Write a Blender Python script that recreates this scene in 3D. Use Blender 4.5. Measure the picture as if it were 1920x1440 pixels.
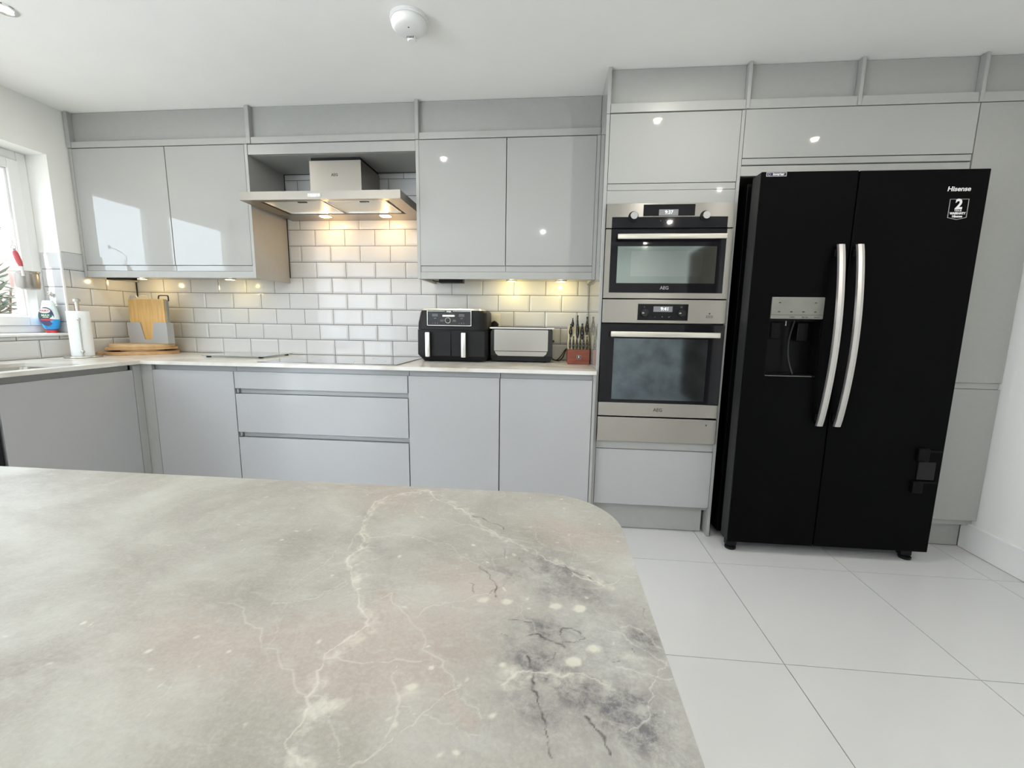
import bpy, bmesh, math, random
import numpy as np
from mathutils import Vector, Matrix, Euler
random.seed(4); np.random.seed(4)
D = bpy.data; SC = bpy.context.scene
for o in list(D.objects): D.objects.remove(o)
COL = SC.collection
# ---------------------------------------------------------------- camera
cam = D.cameras.new('camera'); cam.sensor_width = 36; cam.lens = 786.77 * 36 / 1920
cam.clip_start = 0.01; cam.clip_end = 200
co = D.objects.new('camera', cam); COL.objects.link(co); SC.camera = co
co.matrix_world = Matrix.Translation((2.8661, -2.7238, 1.108)) @ Matrix.Rotation(math.radians(5.1386), 4, 'Z') @ \
    Matrix.Rotation(math.radians(90 - 8.3395), 4, 'X') @ Matrix.Rotation(math.radians(0.7882), 4, 'Z')
# ---------------------------------------------------------------- world, sun, exposure
w = D.worlds.new('sky'); SC.world = w; w.use_nodes = True
bg = w.node_tree.nodes['Background']; bg.inputs[0].default_value = (0.78, 0.89, 1.0, 1); bg.inputs[1].default_value = 4.8
SC.view_settings.view_transform = 'Standard'; SC.view_settings.look = 'None'
SC.view_settings.exposure = 0.28; SC.view_settings.gamma = 1; SC.view_settings.use_curve_mapping = False
sl = D.lights.new('sun', 'SUN'); sl.energy = 8; sl.angle = 0.01; sl.color = (1, .95, .86)
so = D.objects.new('sun', sl); COL.objects.link(so); so.location = (-3, -6, 6)
so.rotation_euler = Vector((0.16, 0.62, -0.62)).to_track_quat('-Z', 'Y').to_euler()
def area(name, loc, size, power, color=(1, 1, 1), rot=(0, 0, 0), shape='RECTANGLE', portal=False, spread=None):
    l = D.lights.new(name, 'AREA'); l.shape = shape; l.size = size[0]; l.size_y = size[1]; l.energy = power; l.color = color
    if portal: l.cycles.is_portal = True
    if spread: l.spread = spread
    o = D.objects.new(name, l); COL.objects.link(o); o.location = loc; o.rotation_euler = rot; return o
def bulb(name, loc, power, color, r):
    l = D.lights.new(name, 'POINT'); l.energy = power; l.color = color; l.shadow_soft_size = r
    o = D.objects.new(name, l); COL.objects.link(o); o.location = loc; return o
RX, RY0, H = 5.0, -5.5, 2.287           # right wall, rear wall, ceiling height
area('window_portal', (-0.30, -1.12, 1.5), (1.0, 1.3), 1, rot=(0, -math.pi/2, 0), portal=True)
area('garden_door_portal', (-0.12, -3.82, 1.08), (2.15, 2.9), 1, rot=(0, -math.pi/2, 0), portal=True)

area('garden_door_fill', (-0.19, -3.82, 1.08), (2.1, 2.8), 70, (.80, .90, 1), rot=(0, -math.pi/2, 0))  # added fill lamp outside the panes, boosts the sky light into the room
# ---------------------------------------------------------------- materials
def mat(name, col, rough=.5, metal=0, spec=.5, coat=0, coatr=.03, emit=None, es=0, trans=0, ior=1.5, aniso=0, tan=None):
    m = D.materials.new(name); m.use_nodes = True; nt = m.node_tree; b = nt.nodes['Principled BSDF']
    b.inputs['Base Color'].default_value = (*col, 1); b.inputs['Roughness'].default_value = rough
    b.inputs['Metallic'].default_value = metal; b.inputs['Specular IOR Level'].default_value = spec
    b.inputs['Coat Weight'].default_value = coat; b.inputs['Coat Roughness'].default_value = coatr
    b.inputs['IOR'].default_value = ior; b.inputs['Transmission Weight'].default_value = trans
    if emit: b.inputs['Emission Color'].default_value = (*emit, 1); b.inputs['Emission Strength'].default_value = es
    if aniso:
        b.inputs['Anisotropic'].default_value = aniso
        c = nt.nodes.new('ShaderNodeCombineXYZ')
        for i in range(3): c.inputs[i].default_value = tan[i]
        nt.links.new(c.outputs[0], b.inputs['Tangent'])
    return m
def N(nt, t, **kw):
    n = nt.nodes.new('ShaderNode' + t)
    for k, v in kw.items():
        if isinstance(v, (int, float, str, bool)) and hasattr(n, k) and k not in n.inputs: setattr(n, k, v)
        else: n.inputs[k].default_value = v
    return n
def ramp(nt, stops):
    r = nt.nodes.new('ShaderNodeValToRGB'); e = r.color_ramp.elements
    while len(e) < len(stops): e.new(.5)
    for i, (p, c) in enumerate(stops): e[i].position = p; e[i].color = (*c, 1) if len(c) == 3 else c
    return r
def noisy(m, scale, amt, detail=4, rough=None, bump=0, stretch=(1, 1, 1)):
    """multiply the base colour by soft noise, add fine relief"""
    nt = m.node_tree; b = nt.nodes['Principled BSDF']; c = tuple(b.inputs['Base Color'].default_value)[:3]
    tc = N(nt, 'TexCoord'); mp = N(nt, 'Mapping'); mp.inputs['Scale'].default_value = stretch
    nt.links.new(tc.outputs['Object'], mp.inputs[0])
    n = N(nt, 'TexNoise'); n.inputs['Scale'].default_value = scale; n.inputs['Detail'].default_value = detail
    nt.links.new(mp.outputs[0], n.inputs[0])
    r = ramp(nt, [(.3, tuple(x*(1-amt) for x in c)), (.7, tuple(min(1, x*(1+amt)) for x in c))])
    nt.links.new(n.outputs[0], r.inputs[0]); nt.links.new(r.outputs[0], b.inputs['Base Color'])
    if bump:
        bp = N(nt, 'Bump'); bp.inputs['Strength'].default_value = bump; bp.inputs['Distance'].default_value = .001
        nt.links.new(n.outputs[0], bp.inputs['Height']); nt.links.new(bp.outputs[0], b.inputs['Normal'])
    return m
def thinglass():
    m = D.materials.new('clear_window_glass'); m.use_nodes = True; nt = m.node_tree; nt.nodes.clear()
    o = nt.nodes.new('ShaderNodeOutputMaterial'); t = nt.nodes.new('ShaderNodeBsdfTransparent'); g = nt.nodes.new('ShaderNodeBsdfGlossy'); g.inputs['Roughness'].default_value = 0
    x = nt.nodes.new('ShaderNodeMixShader'); x.inputs[0].default_value = .05; nt.links.new(t.outputs[0], x.inputs[1]); nt.links.new(g.outputs[0], x.inputs[2]); nt.links.new(x.outputs[0], o.inputs[0]); return m
M = {}
M['wall'] = noisy(mat('white_emulsion_wall', (.87, .875, .845), .8), 6, .01, bump=.05)
M['ceil'] = noisy(mat('white_emulsion_ceiling', (.90, .90, .875), .9), 5, .01, bump=.03)
M['gloss'] = mat('light_grey_gloss_lacquer', (.385, .392, .375), .03, spec=.75)
M['gloss2'] = mat('light_grey_base_lacquer', (.43, .435, .44), .16, spec=.32)
M['satin'] = noisy(mat('light_grey_satin_board', (.39, .396, .378), .35), 30, .02)
M['matte'] = noisy(mat('grey_cabinet_board', (.36, .365, .345), .45), 40, .02)
M['tile'] = mat('white_glazed_metro_tile', (.635, .648, .655), .12, spec=.28)
M['grout'] = noisy(mat('dark_grey_grout', (.045, .042, .04), .9), 80, .2)
M['ftile'] = noisy(mat('white_polished_porcelain', (.66, .665, .665), .09), 3, .012)
M['fgrout'] = mat('taupe_floor_grout', (.22, .19, .17), .9)
M['upvc'] = mat('white_upvc', (.86, .87, .86), .3)
M['glassp'] = thinglass()
M['steel'] = mat('brushed_stainless_steel', (.42, .405, .37), .30, 1, aniso=.85, tan=(0, 0, 1))
M['steel2'] = noisy(mat('satin_stainless_steel', (.62, .61, .58), .25, 1), 40, .04)
M['chrome'] = mat('polished_chrome', (.75, .75, .74), .10, 1)
M['handle'] = mat('pale_aluminium_handle', (.70, .675, .60), .32, 1)
M['fhandle'] = mat('brushed_aluminium_bow_handle', (.62, .60, .58), .33, 1)
M['dglass'] = mat('black_appliance_glass', (.008, .008, .010), .04, spec=.28)
M['ovenwin'] = mat('mirrored_oven_window', (.36, .43, .41), .05, 1)
M['ovenwin2'] = mat('mirrored_oven_window_inner', (.43, .49, .475), .06, 1)
M['ovenwin3'] = noisy(mat('smoked_oven_window', (.15, .18, .20), .07, 1), 14, .25)
M['black'] = mat('black_satin_fridge_enamel', (.002, .002, .0023), .35, spec=.05)
M['blackside'] = mat('dark_grey_fridge_edge', (.022, .022, .022), .45, spec=.3)
M['bplastic'] = mat('black_matt_plastic', (.009, .009, .010), .45, spec=.25)
M['blackin'] = mat('black_recess_plastic', (.003, .003, .0035), .3, spec=.12)
M['bplastic2'] = mat('black_glossy_plastic', (.012, .012, .013), .18)
M['dark'] = mat('dark_void', (.01, .01, .01), .8)
M['lcd'] = mat('grey_display_window', (.22, .22, .23), .3)
M['white'] = mat('white_print', (.8, .8, .8), .5)
M['lit'] = mat('lit_digits', (.9, .95, .95), .5, emit=(.85, .95, 1), es=.8)
M['greyprint'] = mat('grey_print', (.35, .35, .35), .5)
M['darkprint'] = mat('dark_print', (.03, .03, .03), .5)
M['silver'] = noisy(mat('silver_dispenser_panel', (.24, .24, .215), .38, .6), 20, .04)
M['wood'] = None
M['paper'] = noisy(mat('white_paper_roll', (.86, .90, .92), .9), 120, .02, bump=.3)
M['greyp'] = mat('grey_plastic_holder', (.42, .43, .44), .5)
M['blue'] = mat('blue_washing_up_liquid', (.02, .32, .75), .08, spec=.6)
M['bottle'] = mat('clear_bottle_plastic', (.72, .83, .85), .08)
M['red'] = mat('red_plastic_cap', (.55, .05, .05), .35)
M['redgrip'] = mat('red_silicone_grip', (.50, .08, .09), .45)
M['green'] = mat('dark_green_label', (.02, .12, .07), .4)
M['navy'] = mat('navy_label', (.06, .06, .14), .4)
M['block'] = None
M['cream'] = mat('pale_cream_wood', (.62, .56, .38), .5)
M['tin'] = mat('pale_metal_rim', (.75, .72, .62), .3, .4)
M['warm'] = mat('warm_led_diffuser', (1, .8, .5), .4, emit=(1, .70, .34), es=40)
M['warm2'] = mat('downlight_lamp', (1, .9, .7), .4, emit=(1, .83, .58), es=45)
M['filter'] = mat('pale_grease_filter', (.66, .68, .66), .4, .35)
M['socket'] = mat('cream_white_socket', (.80, .78, .68), .35)
def woodmat(name, c1, c2, axis=(1, 1, 1), scale=9):
    m = mat(name, c1, .45); nt = m.node_tree; b = nt.nodes['Principled BSDF']
    tc = N(nt, 'TexCoord'); mp = N(nt, 'Mapping'); mp.inputs['Scale'].default_value = axis
    n = N(nt, 'TexNoise'); n.inputs['Scale'].default_value = scale; n.inputs['Detail'].default_value = 6
    nt.links.new(tc.outputs['Object'], mp.inputs[0]); nt.links.new(mp.outputs[0], n.inputs[0])
    r = ramp(nt, [(.35, c1), (.65, c2)]); nt.links.new(n.outputs[0], r.inputs[0]); nt.links.new(r.outputs[0], b.inputs['Base Color'])
    return m
M['bamboo'] = woodmat('golden_bamboo', (.62, .37, .12), (.72, .47, .19), (6, 6, .5), 12)
M['wood'] = woodmat('pale_chopping_board_wood', (.55, .36, .17), (.68, .50, .28), (1, 4, 8), 8)
M['wood2'] = woodmat('tan_chopping_board_wood', (.48, .27, .12), (.60, .38, .19), (1, 4, 8), 8)
M['block'] = woodmat('red_stained_knife_block', (.19, .045, .025), (.27, .075, .04), (1, 1, 5), 14)
M['door'] = woodmat('dark_walnut_door', (.03, .018, .012), (.06, .035, .02), (6, 6, .5), 6)

def worktopmat():
    m = mat('pale_stone_worktop', (.7, .68, .62), .22); nt = m.node_tree; b = nt.nodes['Principled BSDF']
    tc = N(nt, 'TexCoord'); n = N(nt, 'TexNoise'); n.inputs['Scale'].default_value = 5; n.inputs['Detail'].default_value = 8
    n.inputs['Distortion'].default_value = .6
    nt.links.new(tc.outputs['Object'], n.inputs[0])
    r = ramp(nt, [(.35, (.60, .57, .50)), (.5, (.70, .685, .64)), (.68, (.78, .78, .74))])
    nt.links.new(n.outputs[0], r.inputs[0]); nt.links.new(r.outputs[0], b.inputs['Base Color']); return m
M['worktop'] = worktopmat()

# ---------------------------------------------------------------- helpers
def setp(o, label=None, cat=None, group=None, kind=None):
    if label: o['label'] = label
    if cat: o['category'] = cat
    if group: o['group'] = group
    if kind: o['kind'] = kind
    return o
def origin(o):
    v = Vector((0, 0, 0))
    while o: v += o.location; o = o.parent
    return v
def thing(name, loc, label, cat, group=None, kind=None, parent=None):
    o = D.objects.new(name, None); COL.objects.link(o); o.location = Vector(loc) - (origin(parent) if parent else Vector())
    o.empty_display_size = .05; o.parent = parent
    return setp(o, label, cat, group, kind)
def obj(name, bm, m, parent=None, label=None, smooth=None, cat=None, kind=None, group=None):
    """link a bmesh given in WORLD coordinates as ONE object"""
    me = D.meshes.new(name)
    off = origin(parent) if parent else Vector()
    if parent is None:
        cs = [v.co for v in bm.verts]
        off = Vector(((min(c.x for c in cs)+max(c.x for c in cs))/2, (min(c.y for c in cs)+max(c.y for c in cs))/2, min(c.z for c in cs)))
    bmesh.ops.translate(bm, verts=bm.verts, vec=-off)
    bmesh.ops.recalc_face_normals(bm, faces=bm.faces)
    bm.to_mesh(me); bm.free()
    for mm in (m if isinstance(m, (list, tuple)) else [m]): me.materials.append(mm)
    o = D.objects.new(name, me); COL.objects.link(o); o.parent = parent
    if parent is None: o.location = off
    if smooth:
        for p in me.polygons: p.use_smooth = True
        me.set_sharp_from_angle(angle=math.radians(21 if smooth <= 40 else smooth))
    return setp(o, label, cat, group, kind)
def bx(bm, x0, x1, y0, y1, z0, z1, bev=0, seg=2, rot=None, piv=None):
    vs = [bm.verts.new((x, y, z)) for z in (z0, z1) for y in (y0, y1) for x in (x0, x1)]
    q = [(0, 2, 3, 1), (4, 5, 7, 6), (0, 1, 5, 4), (2, 6, 7, 3), (0, 4, 6, 2), (1, 3, 7, 5)]
    fs = [bm.faces.new([vs[i] for i in f]) for f in q]
    out = vs
    if bev:
        es = list({e for f in fs for e in f.edges})
        r = bmesh.ops.bevel(bm, geom=es, offset=bev, segments=seg, profile=.5, affect='EDGES', clamp_overlap=True)
        out = list({v for f in r['faces'] for v in f.verts} | {v for v in vs if v.is_valid})
    if rot is not None:
        bmesh.ops.rotate(bm, verts=out, cent=piv, matrix=rot)
    return out
def box(name, x0, x1, y0, y1, z0, z1, m, parent=None, bev=.0015, seg=2, **kw):
    bm = bmesh.new(); bx(bm, x0, x1, y0, y1, z0, z1, bev, seg); return obj(name, bm, m, parent, smooth=40 if bev else None, **kw)
def lathe(bm, prof, c, axis='Z', seg=32, a0=0, a1=2*math.pi, cap=True, sx=1, sy=1):
    """prof: list of (radius, height) ; revolve about axis through c"""
    full = abs(a1-a0-2*math.pi) < 1e-6; n = seg if full else seg+1
    rings = []
    for r, h in prof:
        ring = []
        for i in range(n):
            a = a0+(a1-a0)*i/seg; p = Vector((r*math.cos(a)*sx, r*math.sin(a)*sy, h))
            if axis == 'Y': p = Vector((p.x, p.z, p.y))       # height along +Y
            if axis == 'X': p = Vector((p.z, p.x, p.y))
            ring.append(bm.verts.new(p+Vector(c)))
        rings.append(ring)
    for a, b in zip(rings, rings[1:]):
        for i in range(n if full else n-1):
            j = (i+1) % n
            bm.faces.new((a[i], a[j], b[j], b[i]))
    if cap and full:
        bm.faces.new(rings[0]); bm.faces.new(rings[-1])
    return rings
def prism(bm, pts, d0, d1, plane='XZ', bev=0):
    """extrude a polygon. plane XZ: pts (x,z), depth y ; XY: depth z ; YZ: depth x"""
    def P(a, b, d): return {'XZ': (a, d, b), 'XY': (a, b, d), 'YZ': (d, a, b)}[plane]
    A = [bm.verts.new(P(a, b, d0)) for a, b in pts]; B = [bm.verts.new(P(a, b, d1)) for a, b in pts]
    fs = [bm.faces.new(A), bm.faces.new(B[::-1])]
    n = len(pts)
    for i in range(n): fs.append(bm.faces.new((A[i], B[i], B[(i+1) % n], A[(i+1) % n])))
    if bev:
        es = list({e for f in fs[:2] for e in f.edges})
        bmesh.ops.bevel(bm, geom=es, offset=bev, segments=2, profile=.5, affect='EDGES', clamp_overlap=True)
def tube(bm, pts, r, seg=10, flat=1.0, up=Vector((0, 0, 1))):
    """sweep a circle (radius r or list) along pts"""
    pts = [Vector(p) for p in pts]; n = len(pts); rings = []
    rs = r if isinstance(r, (list, tuple)) else [r]*n
    prev = None
    for i, p in enumerate(pts):
        t = (pts[min(i+1, n-1)]-pts[max(i-1, 0)]).normalized()
        if prev is None:
            a = t.cross(up)
            if a.length < 1e-3: a = t.cross(Vector((1, 0, 0)))
            a.normalize()
        else: a = (prev - t*prev.dot(t)).normalized()
        prev = a; b = t.cross(a).normalized()
        rings.append([bm.verts.new(p+(a*math.cos(k*2*math.pi/seg)+b*math.sin(k*2*math.pi/seg)*flat)*rs[i]) for k in range(seg)])
    for A, B in zip(rings, rings[1:]):
        for k in range(seg): bm.faces.new((A[k], A[(k+1) % seg], B[(k+1) % seg], B[k]))
    bm.faces.new(rings[0][::-1]); bm.faces.new(rings[-1])
def smoothpts(P, k=6):
    P = [Vector(p) for p in P]; out = []
    for i in range(len(P)-1):
        p0, p1, p2, p3 = P[max(i-1, 0)], P[i], P[i+1], P[min(i+2, len(P)-1)]
        for j in range(k):
            t = j/k
            out.append(.5*((2*p1)+(-p0+p2)*t+(2*p0-5*p1+4*p2-p3)*t*t+(-p0+3*p1-3*p2+p3)*t**3))
    return out+[P[-1]]
def rrect(x0, x1, z0, z1, r, n=6):
    r = min(r, (x1-x0)/2-1e-5, (z1-z0)/2-1e-5); pts = []
    for cx, cz, a in ((x1-r, z1-r, 0), (x0+r, z1-r, 90), (x0+r, z0+r, 180), (x1-r, z0+r, 270)):
        for i in range(n+1):
            t = math.radians(a+90*i/n); pts.append((cx+r*math.cos(t), cz+r*math.sin(t)))
    return pts
def text(name, body, size, loc, m, parent, rot=(math.pi/2, 0, 0), align='CENTER', ext=.0003, bold=0, sx=1, shear=0):
    cu = D.curves.new('t', 'FONT'); cu.body = body; cu.size = size; cu.extrude = ext; cu.align_x = align; cu.align_y = 'CENTER'; cu.offset = bold; cu.shear = shear
    cu.resolution_u = 3
    t = D.objects.new('t', cu); COL.objects.link(t); bpy.context.view_layer.update()
    me = D.meshes.new_from_object(t.evaluated_get(bpy.context.evaluated_depsgraph_get())); D.objects.remove(t); D.curves.remove(cu)
    me.transform(Matrix.Diagonal((sx, 1, 1, 1))); me.transform(Euler(rot).to_matrix().to_4x4())
    me.materials.clear(); me.materials.append(m); me.name = name
    o = D.objects.new(name, me); COL.objects.link(o); o.location = Vector(loc)-(origin(parent) if parent else Vector()); o.parent = parent
    return o
# ================================================================ THE ROOM
def structure(name, bm, m, parent=None, **kw): return obj(name, bm, m, parent, kind='structure', **kw)
P_, J0 = .1021, .8718                                   # metro tile row pitch, worktop line
Y0 = .004                                               # grout surface of the back wall
# floor: bed + one porcelain tile each
bm = bmesh.new(); bx(bm, 0, RX, RY0, Y0, -.12, -.003); floor = structure('floor', bm, M['fgrout'])
FT, FX, FY = .5945, 3.6665, -.8096; g = .0014
def cellbox(x0, x1, y0, y1, bev=.0012):
    bm = bmesh.new(); bx(bm, x0, x1, y0, y1, -.003, 0, 0)
    return bm
full = None
for i in range(-7, 4):
    for j in range(-8, 3):
        x0, x1 = max(FX+i*FT+g, 0.002), min(FX+(i+1)*FT-g, RX-.002); y0, y1 = max(FY+j*FT+g, RY0+.002), min(FY+(j+1)*FT-g, -.002)
        if x1-x0 < .02 or y1-y0 < .02: continue
        cut = abs(x1-x0-(FT-2*g)) > .001 or abs(y1-y0-(FT-2*g)) > .001
        if cut or full is None:
            bm = bmesh.new(); bx(bm, x0, x1, y0, y1, -.0035, 0, 0)
            off = Vector((x0, y0, 0)); bmesh.ops.translate(bm, verts=bm.verts, vec=-off)
            me = D.meshes.new('tile'); bmesh.ops.recalc_face_normals(bm, faces=bm.faces); bm.to_mesh(me); bm.free(); me.materials.append(M['ftile'])
            if not cut: full = me
        else: me = full
        o = D.objects.new('tile', me); COL.objects.link(o); o.parent = floor; o.location = Vector((x0, y0, 0))-floor.location
bm = bmesh.new(); bx(bm, -.3, RX+.15, RY0-.15, .15, H, H+.15); structure('ceiling', bm, M['ceil'])
bm = bmesh.new(); bx(bm, -.3, RX+.15, .0041, .15, -.12, H); wb = structure('wall_back', bm, M['grout'])
# left wall with window opening y -.442..-1.80, z 1.005..2.01 and garden door y -2.75..-5.05
WY0, WY1, WZ0, WZ1 = -1.80, -.442, 1.003, 2.012
GY0, GY1, GZ1 = -5.25, -2.40, 2.15
bm = bmesh.new()
for y0, y1, z0, z1 in ((WY1, .004, -.12, H), (WY0, WY1, -.12, WZ0), (WY0, WY1, WZ1, H), (GY1, WY0, -.12, H), (GY0, GY1, GZ1, H), (RY0, GY0, -.12, H), (GY0, GY1, -.12, -.002)):
    bx(bm, -.21, 0, y0, y1, z0, z1)
wl = structure('wall_left', bm, M['wall'])
# rear wall, right wall
bm = bmesh.new()
for x0, x1, z0, z1 in ((-.3, RX+.15, -.12, H),): bx(bm, x0, x1, RY0-.15, RY0, z0, z1)
structure('wall_rear', bm, M['wall'])
bm = bmesh.new(); bx(bm, RX, RX+.15, RY0, .004, -.12, H); structure('wall_right', bm, M['wall'])
def bboard(name, x0, x1, y0, y1):
    bm = bmesh.new(); bx(bm, x0, x1, y0, y1, .0005, .137, .004, 2); structure(name, bm, M['upvc'], smooth=40)
bboard('baseboard_right', RX-.02, RX-.0005, -4.0, -.50)
bboard('baseboard_rear', 0.02, RX-.02, RY0+.0005, RY0+.02)
# dark door at the rear end of the right wall (added, unseen, for its dark reflection in the ovens)
bm = bmesh.new(); bx(bm, RX-.03, RX-.001, -5.35, -4.1, .001, 2.20, .003); dr = structure('added_door', bm, M['door'], smooth=40)
bm = bmesh.new()
for y0, y1, z0, z1 in ((-5.42, -5.355, .001, 2.27), (-4.095, -4.03, .001, 2.27), (-5.355, -4.095, 2.205, 2.27)): bx(bm, RX-.035, RX-.001, y0, y1, z0, z1, .002)
obj('door_frame', bm, M['upvc'], dr)
for z0, z1 in ((.2, .95), (1.15, 1.9)):
    for y0 in (-5.22, -4.66): box('door_panel', RX-.038, RX-.0301, y0, y0+.44, z0, z1, M['door'], dr, bev=.004)
bm = bmesh.new(); tube(bm, [(RX-.035, -4.22, 1.0), (RX-.09, -4.22, 1.0), (RX-.09, -4.33, 1.0)], .009); obj('door_handle', bm, M['steel2'], dr, smooth=50)

# ---- bevelled metro tiles
def metrotile(a0, a1, z0, z1, place, parent, cache={}):
    """a = distance along the wall; place(a, d, z) -> world, d = height above grout"""
    L, Hh = a1-a0, z1-z0
    if L < .012 or Hh < .012: return
    b = min(.011, L*.3, Hh*.3)
    key = (round(L, 4), round(Hh, 4), place.__name__)
    if key not in cache:
        me = D.meshes.new('tile')
        V = []
        for (u0, u1, v0, v1, d) in ((0, L, 0, Hh, -.0), (0, L, 0, Hh, .0018), (b, L-b, b, Hh-b, .0048)):
            V += [place(u0, d, v0), place(u1, d, v0), place(u1, d, v1), place(u0, d, v1)]
        o0 = place(0, 0, 0); V = [tuple(Vector(v)-Vector(o0)) for v in V]
        F = [(8, 9, 10, 11)]
        for k in (0, 4):
            for i in range(4): F.append((k+i, k+(i+1) % 4, k+4+(i+1) % 4, k+4+i))
        me.from_pydata(V, [], F); me.update()
        bm = bmesh.new(); bm.from_mesh(me); bmesh.ops.recalc_face_normals(bm, faces=bm.faces)
        # open back: orient by the plateau pointing away from the wall
        bm.faces.ensure_lookup_table(); n = bm.faces[0].normal; out = Vector(place(0, 1, 0))-Vector(o0)
        if n.dot(out) < 0: bmesh.ops.reverse_faces(bm, faces=bm.faces)
        bm.to_mesh(me); bm.free(); me.materials.append(M['tile']); cache[key] = me
    o = D.objects.new('tile', cache[key]); COL.objects.link(o); o.parent = parent
    o.location = Vector(place(a0, 0, z0))-origin(parent)
def on_back(a, d, z): return (a, Y0-d, z)
def on_left(a, d, z): return (d, -a, z)
gj = .0015
def course(row, a_lo, a_hi, place, parent, zlo=None, zhi=None, phase=None):
    z0, z1 = J0+row*P_+gj, J0+(row+1)*P_-gj
    if zlo is not None: z0 = max(z0, zlo)
    if zhi is not None: z1 = min(z1, zhi)
    if z1-z0 < .012: return
    st = 0 if row % 2 == 0 else -.101
    if phase is not None: st = phase
    k = int((a_lo-st)//.202)
    while st+k*.202 < a_hi:
        metrotile(max(st+k*.202+gj, a_lo+.001), min(st+(k+1)*.202-gj, a_hi-.001), z0, z1, place, parent); k += 1
for r in range(0, 5): course(r, 0.002, 3.1015, on_back, wb, zlo=.8735)
for r in range(5, 12): course(r, 1.1285, 2.1025, on_back, wb, zhi=2.027)
# left wall: grout bed behind tiles then tiles
bm = bmesh.new()
bx(bm, .0002, .0012, WY1, 0.003, .872, 1.484); bx(bm, .0002, .0012, -2.2, WY1, .872, .997)
obj('grout_bed', bm, M['grout'], wl)
for r in range(0, 6): course(r, .006, -WY1, on_left, wl, zlo=.8735, zhi=1.482)
course(0, -WY1, 2.2, on_left, wl, zlo=.8735); course(1, -WY1, 2.2, on_left, wl, zhi=.995)
# reveal tiles (face -y) at the right side of the window
def on_reveal(a, d, z): return (-.132+a, WY1-d, z)
bm = bmesh.new(); bx(bm, -.131, -.0005, WY1-.0012, WY1-.0002, 1.012, 1.476); obj('grout_bed', bm, M['grout'], wl)
for r in range(1, 6):
    z0, z1 = max(J0+r*P_+gj, 1.014), min(J0+(r+1)*P_-gj, 1.476)
    if z1-z0 > .01: metrotile(0, .131, z0, z1, on_reveal, wl)
# thin white edge trim on the outer corner of the tiled reveal
bm = bmesh.new(); bx(bm, -.002, .008, WY1-.008, WY1+.002, 1.012, 1.484, .002); obj('tile_trim', bm, M['upvc'], wl)

# ---- window 1: sill, frame, sashes, panes
bm = bmesh.new(); bx(bm, -.2, .018, WY0+.001, WY1-.0005, .9955, 1.011, .004, 3); structure('trim_1', bm, M['upvc'], smooth=40)   # the sill
XF = -.135
bm = bmesh.new()
for y0, y1, z0, z1 in ((-.488, WY1-.0005, 1.012, WZ1-.0005), (WY0, WY0+.05, 1.012, WZ1-.0005), (WY0+.05, -.488, 1.964, WZ1-.0005), (WY0+.05, -.488, 1.012, 1.052)):
    bx(bm, XF-.065, XF, y0, y1, z0, z1, .003)
win = structure('window_1', bm, M['upvc'], smooth=40)
bm = bmesh.new(); bx(bm, XF-.06, XF-.005, -1.052, -.985, 1.052, 1.964, .003); obj('mullion', bm, M['upvc'], win, smooth=40)
for y0, y1 in ((-.984, -.489), (WY0+.051, -1.053)):
    z0, z1 = 1.053, 1.963; s = .052
    bm = bmesh.new()
    for a0, a1, b0, b1 in ((y0, y0+s, z0, z1), (y1-s, y1, z0, z1), (y0+s, y1-s, z0, z0+s), (y0+s, y1-s, z1-s, z1)):
        bx(bm, XF-.055, XF+.012, a0, a1, b0, b1, .005, 3)
    sash = obj('sash', bm, M['upvc'], win, smooth=40)
    bm = bmesh.new()
    for a0, a1, b0, b1 in ((y0+s, y0+s+.012, z0+s, z1-s), (y1-s-.012, y1-s, z0+s, z1-s), (y0+s+.012, y1-s-.012, z0+s, z0+s+.012), (y0+s+.012, y1-s-.012, z1-s-.012, z1-s)):
        bx(bm, XF-.045, XF, a0, a1, b0, b1, .003)
    obj('glazing_bead', bm, M['upvc'], sash)
    bm = bmesh.new(); bx(bm, XF-.03, XF-.026, y0+s+.012, y1-s-.012, z0+s+.012, z1-s-.012); obj('pane', bm, M['glassp'], sash)
bm = bmesh.new(); tube(bm, [(XF+.012, -.945, 1.42), (XF+.04, -.945, 1.42), (XF+.045, -.945, 1.32)], .008); obj('window_handle', bm, M['upvc'], win, smooth=50)
# ---- garden doors (outside the frame, they light the room)
def glazed(name, fixed, a0, a1, z0, z1, n, axis):
    bm = bmesh.new(); s = .07
    def bb(bm, p0, p1, q0, q1, d0=-.06, d1=0):
        if axis == 'L': bx(bm, -.10+d0, -.10+d1, p0, p1, q0, q1, .003)
        else: bx(bm, p0, p1, RY0-.09+d0, RY0-.09+d1, q0, q1, .003)
    for p0, p1, q0, q1 in ((a0, a0+s, z0, z1), (a1-s, a1, z0, z1), (a0+s, a1-s, z1-s, z1), (a0+s, a1-s, z0, z0+s)): bb(bm, p0, p1, q0, q1)
    f = structure(name, bm, M['upvc'])
    W = (a1-a0-2*s)/n
    for i in range(n):
        l, r = a0+s+i*W+.002, a0+s+(i+1)*W-.002
        bm = bmesh.new()
        for p0, p1, q0, q1 in ((l, l+.06, z0+s, z1-s), (r-.06, r, z0+s, z1-s), (l+.06, r-.06, z0+s, z0+s+.08), (l+.06, r-.06, z1-s-.06, z1-s)): bb(bm, p0, p1, q0, q1, -.05, -.01)
        sa = obj('sash', bm, M['upvc'], f)
        bm = bmesh.new(); bb(bm, l+.06, r-.06, z0+s+.08, z1-s-.06, -.032, -.028); obj('pane', bm, M['glassp'], sa)
glazed('window_2', 0, GY0+.001, GY1-.001, .0, GZ1-.001, 3, 'L')
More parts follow.
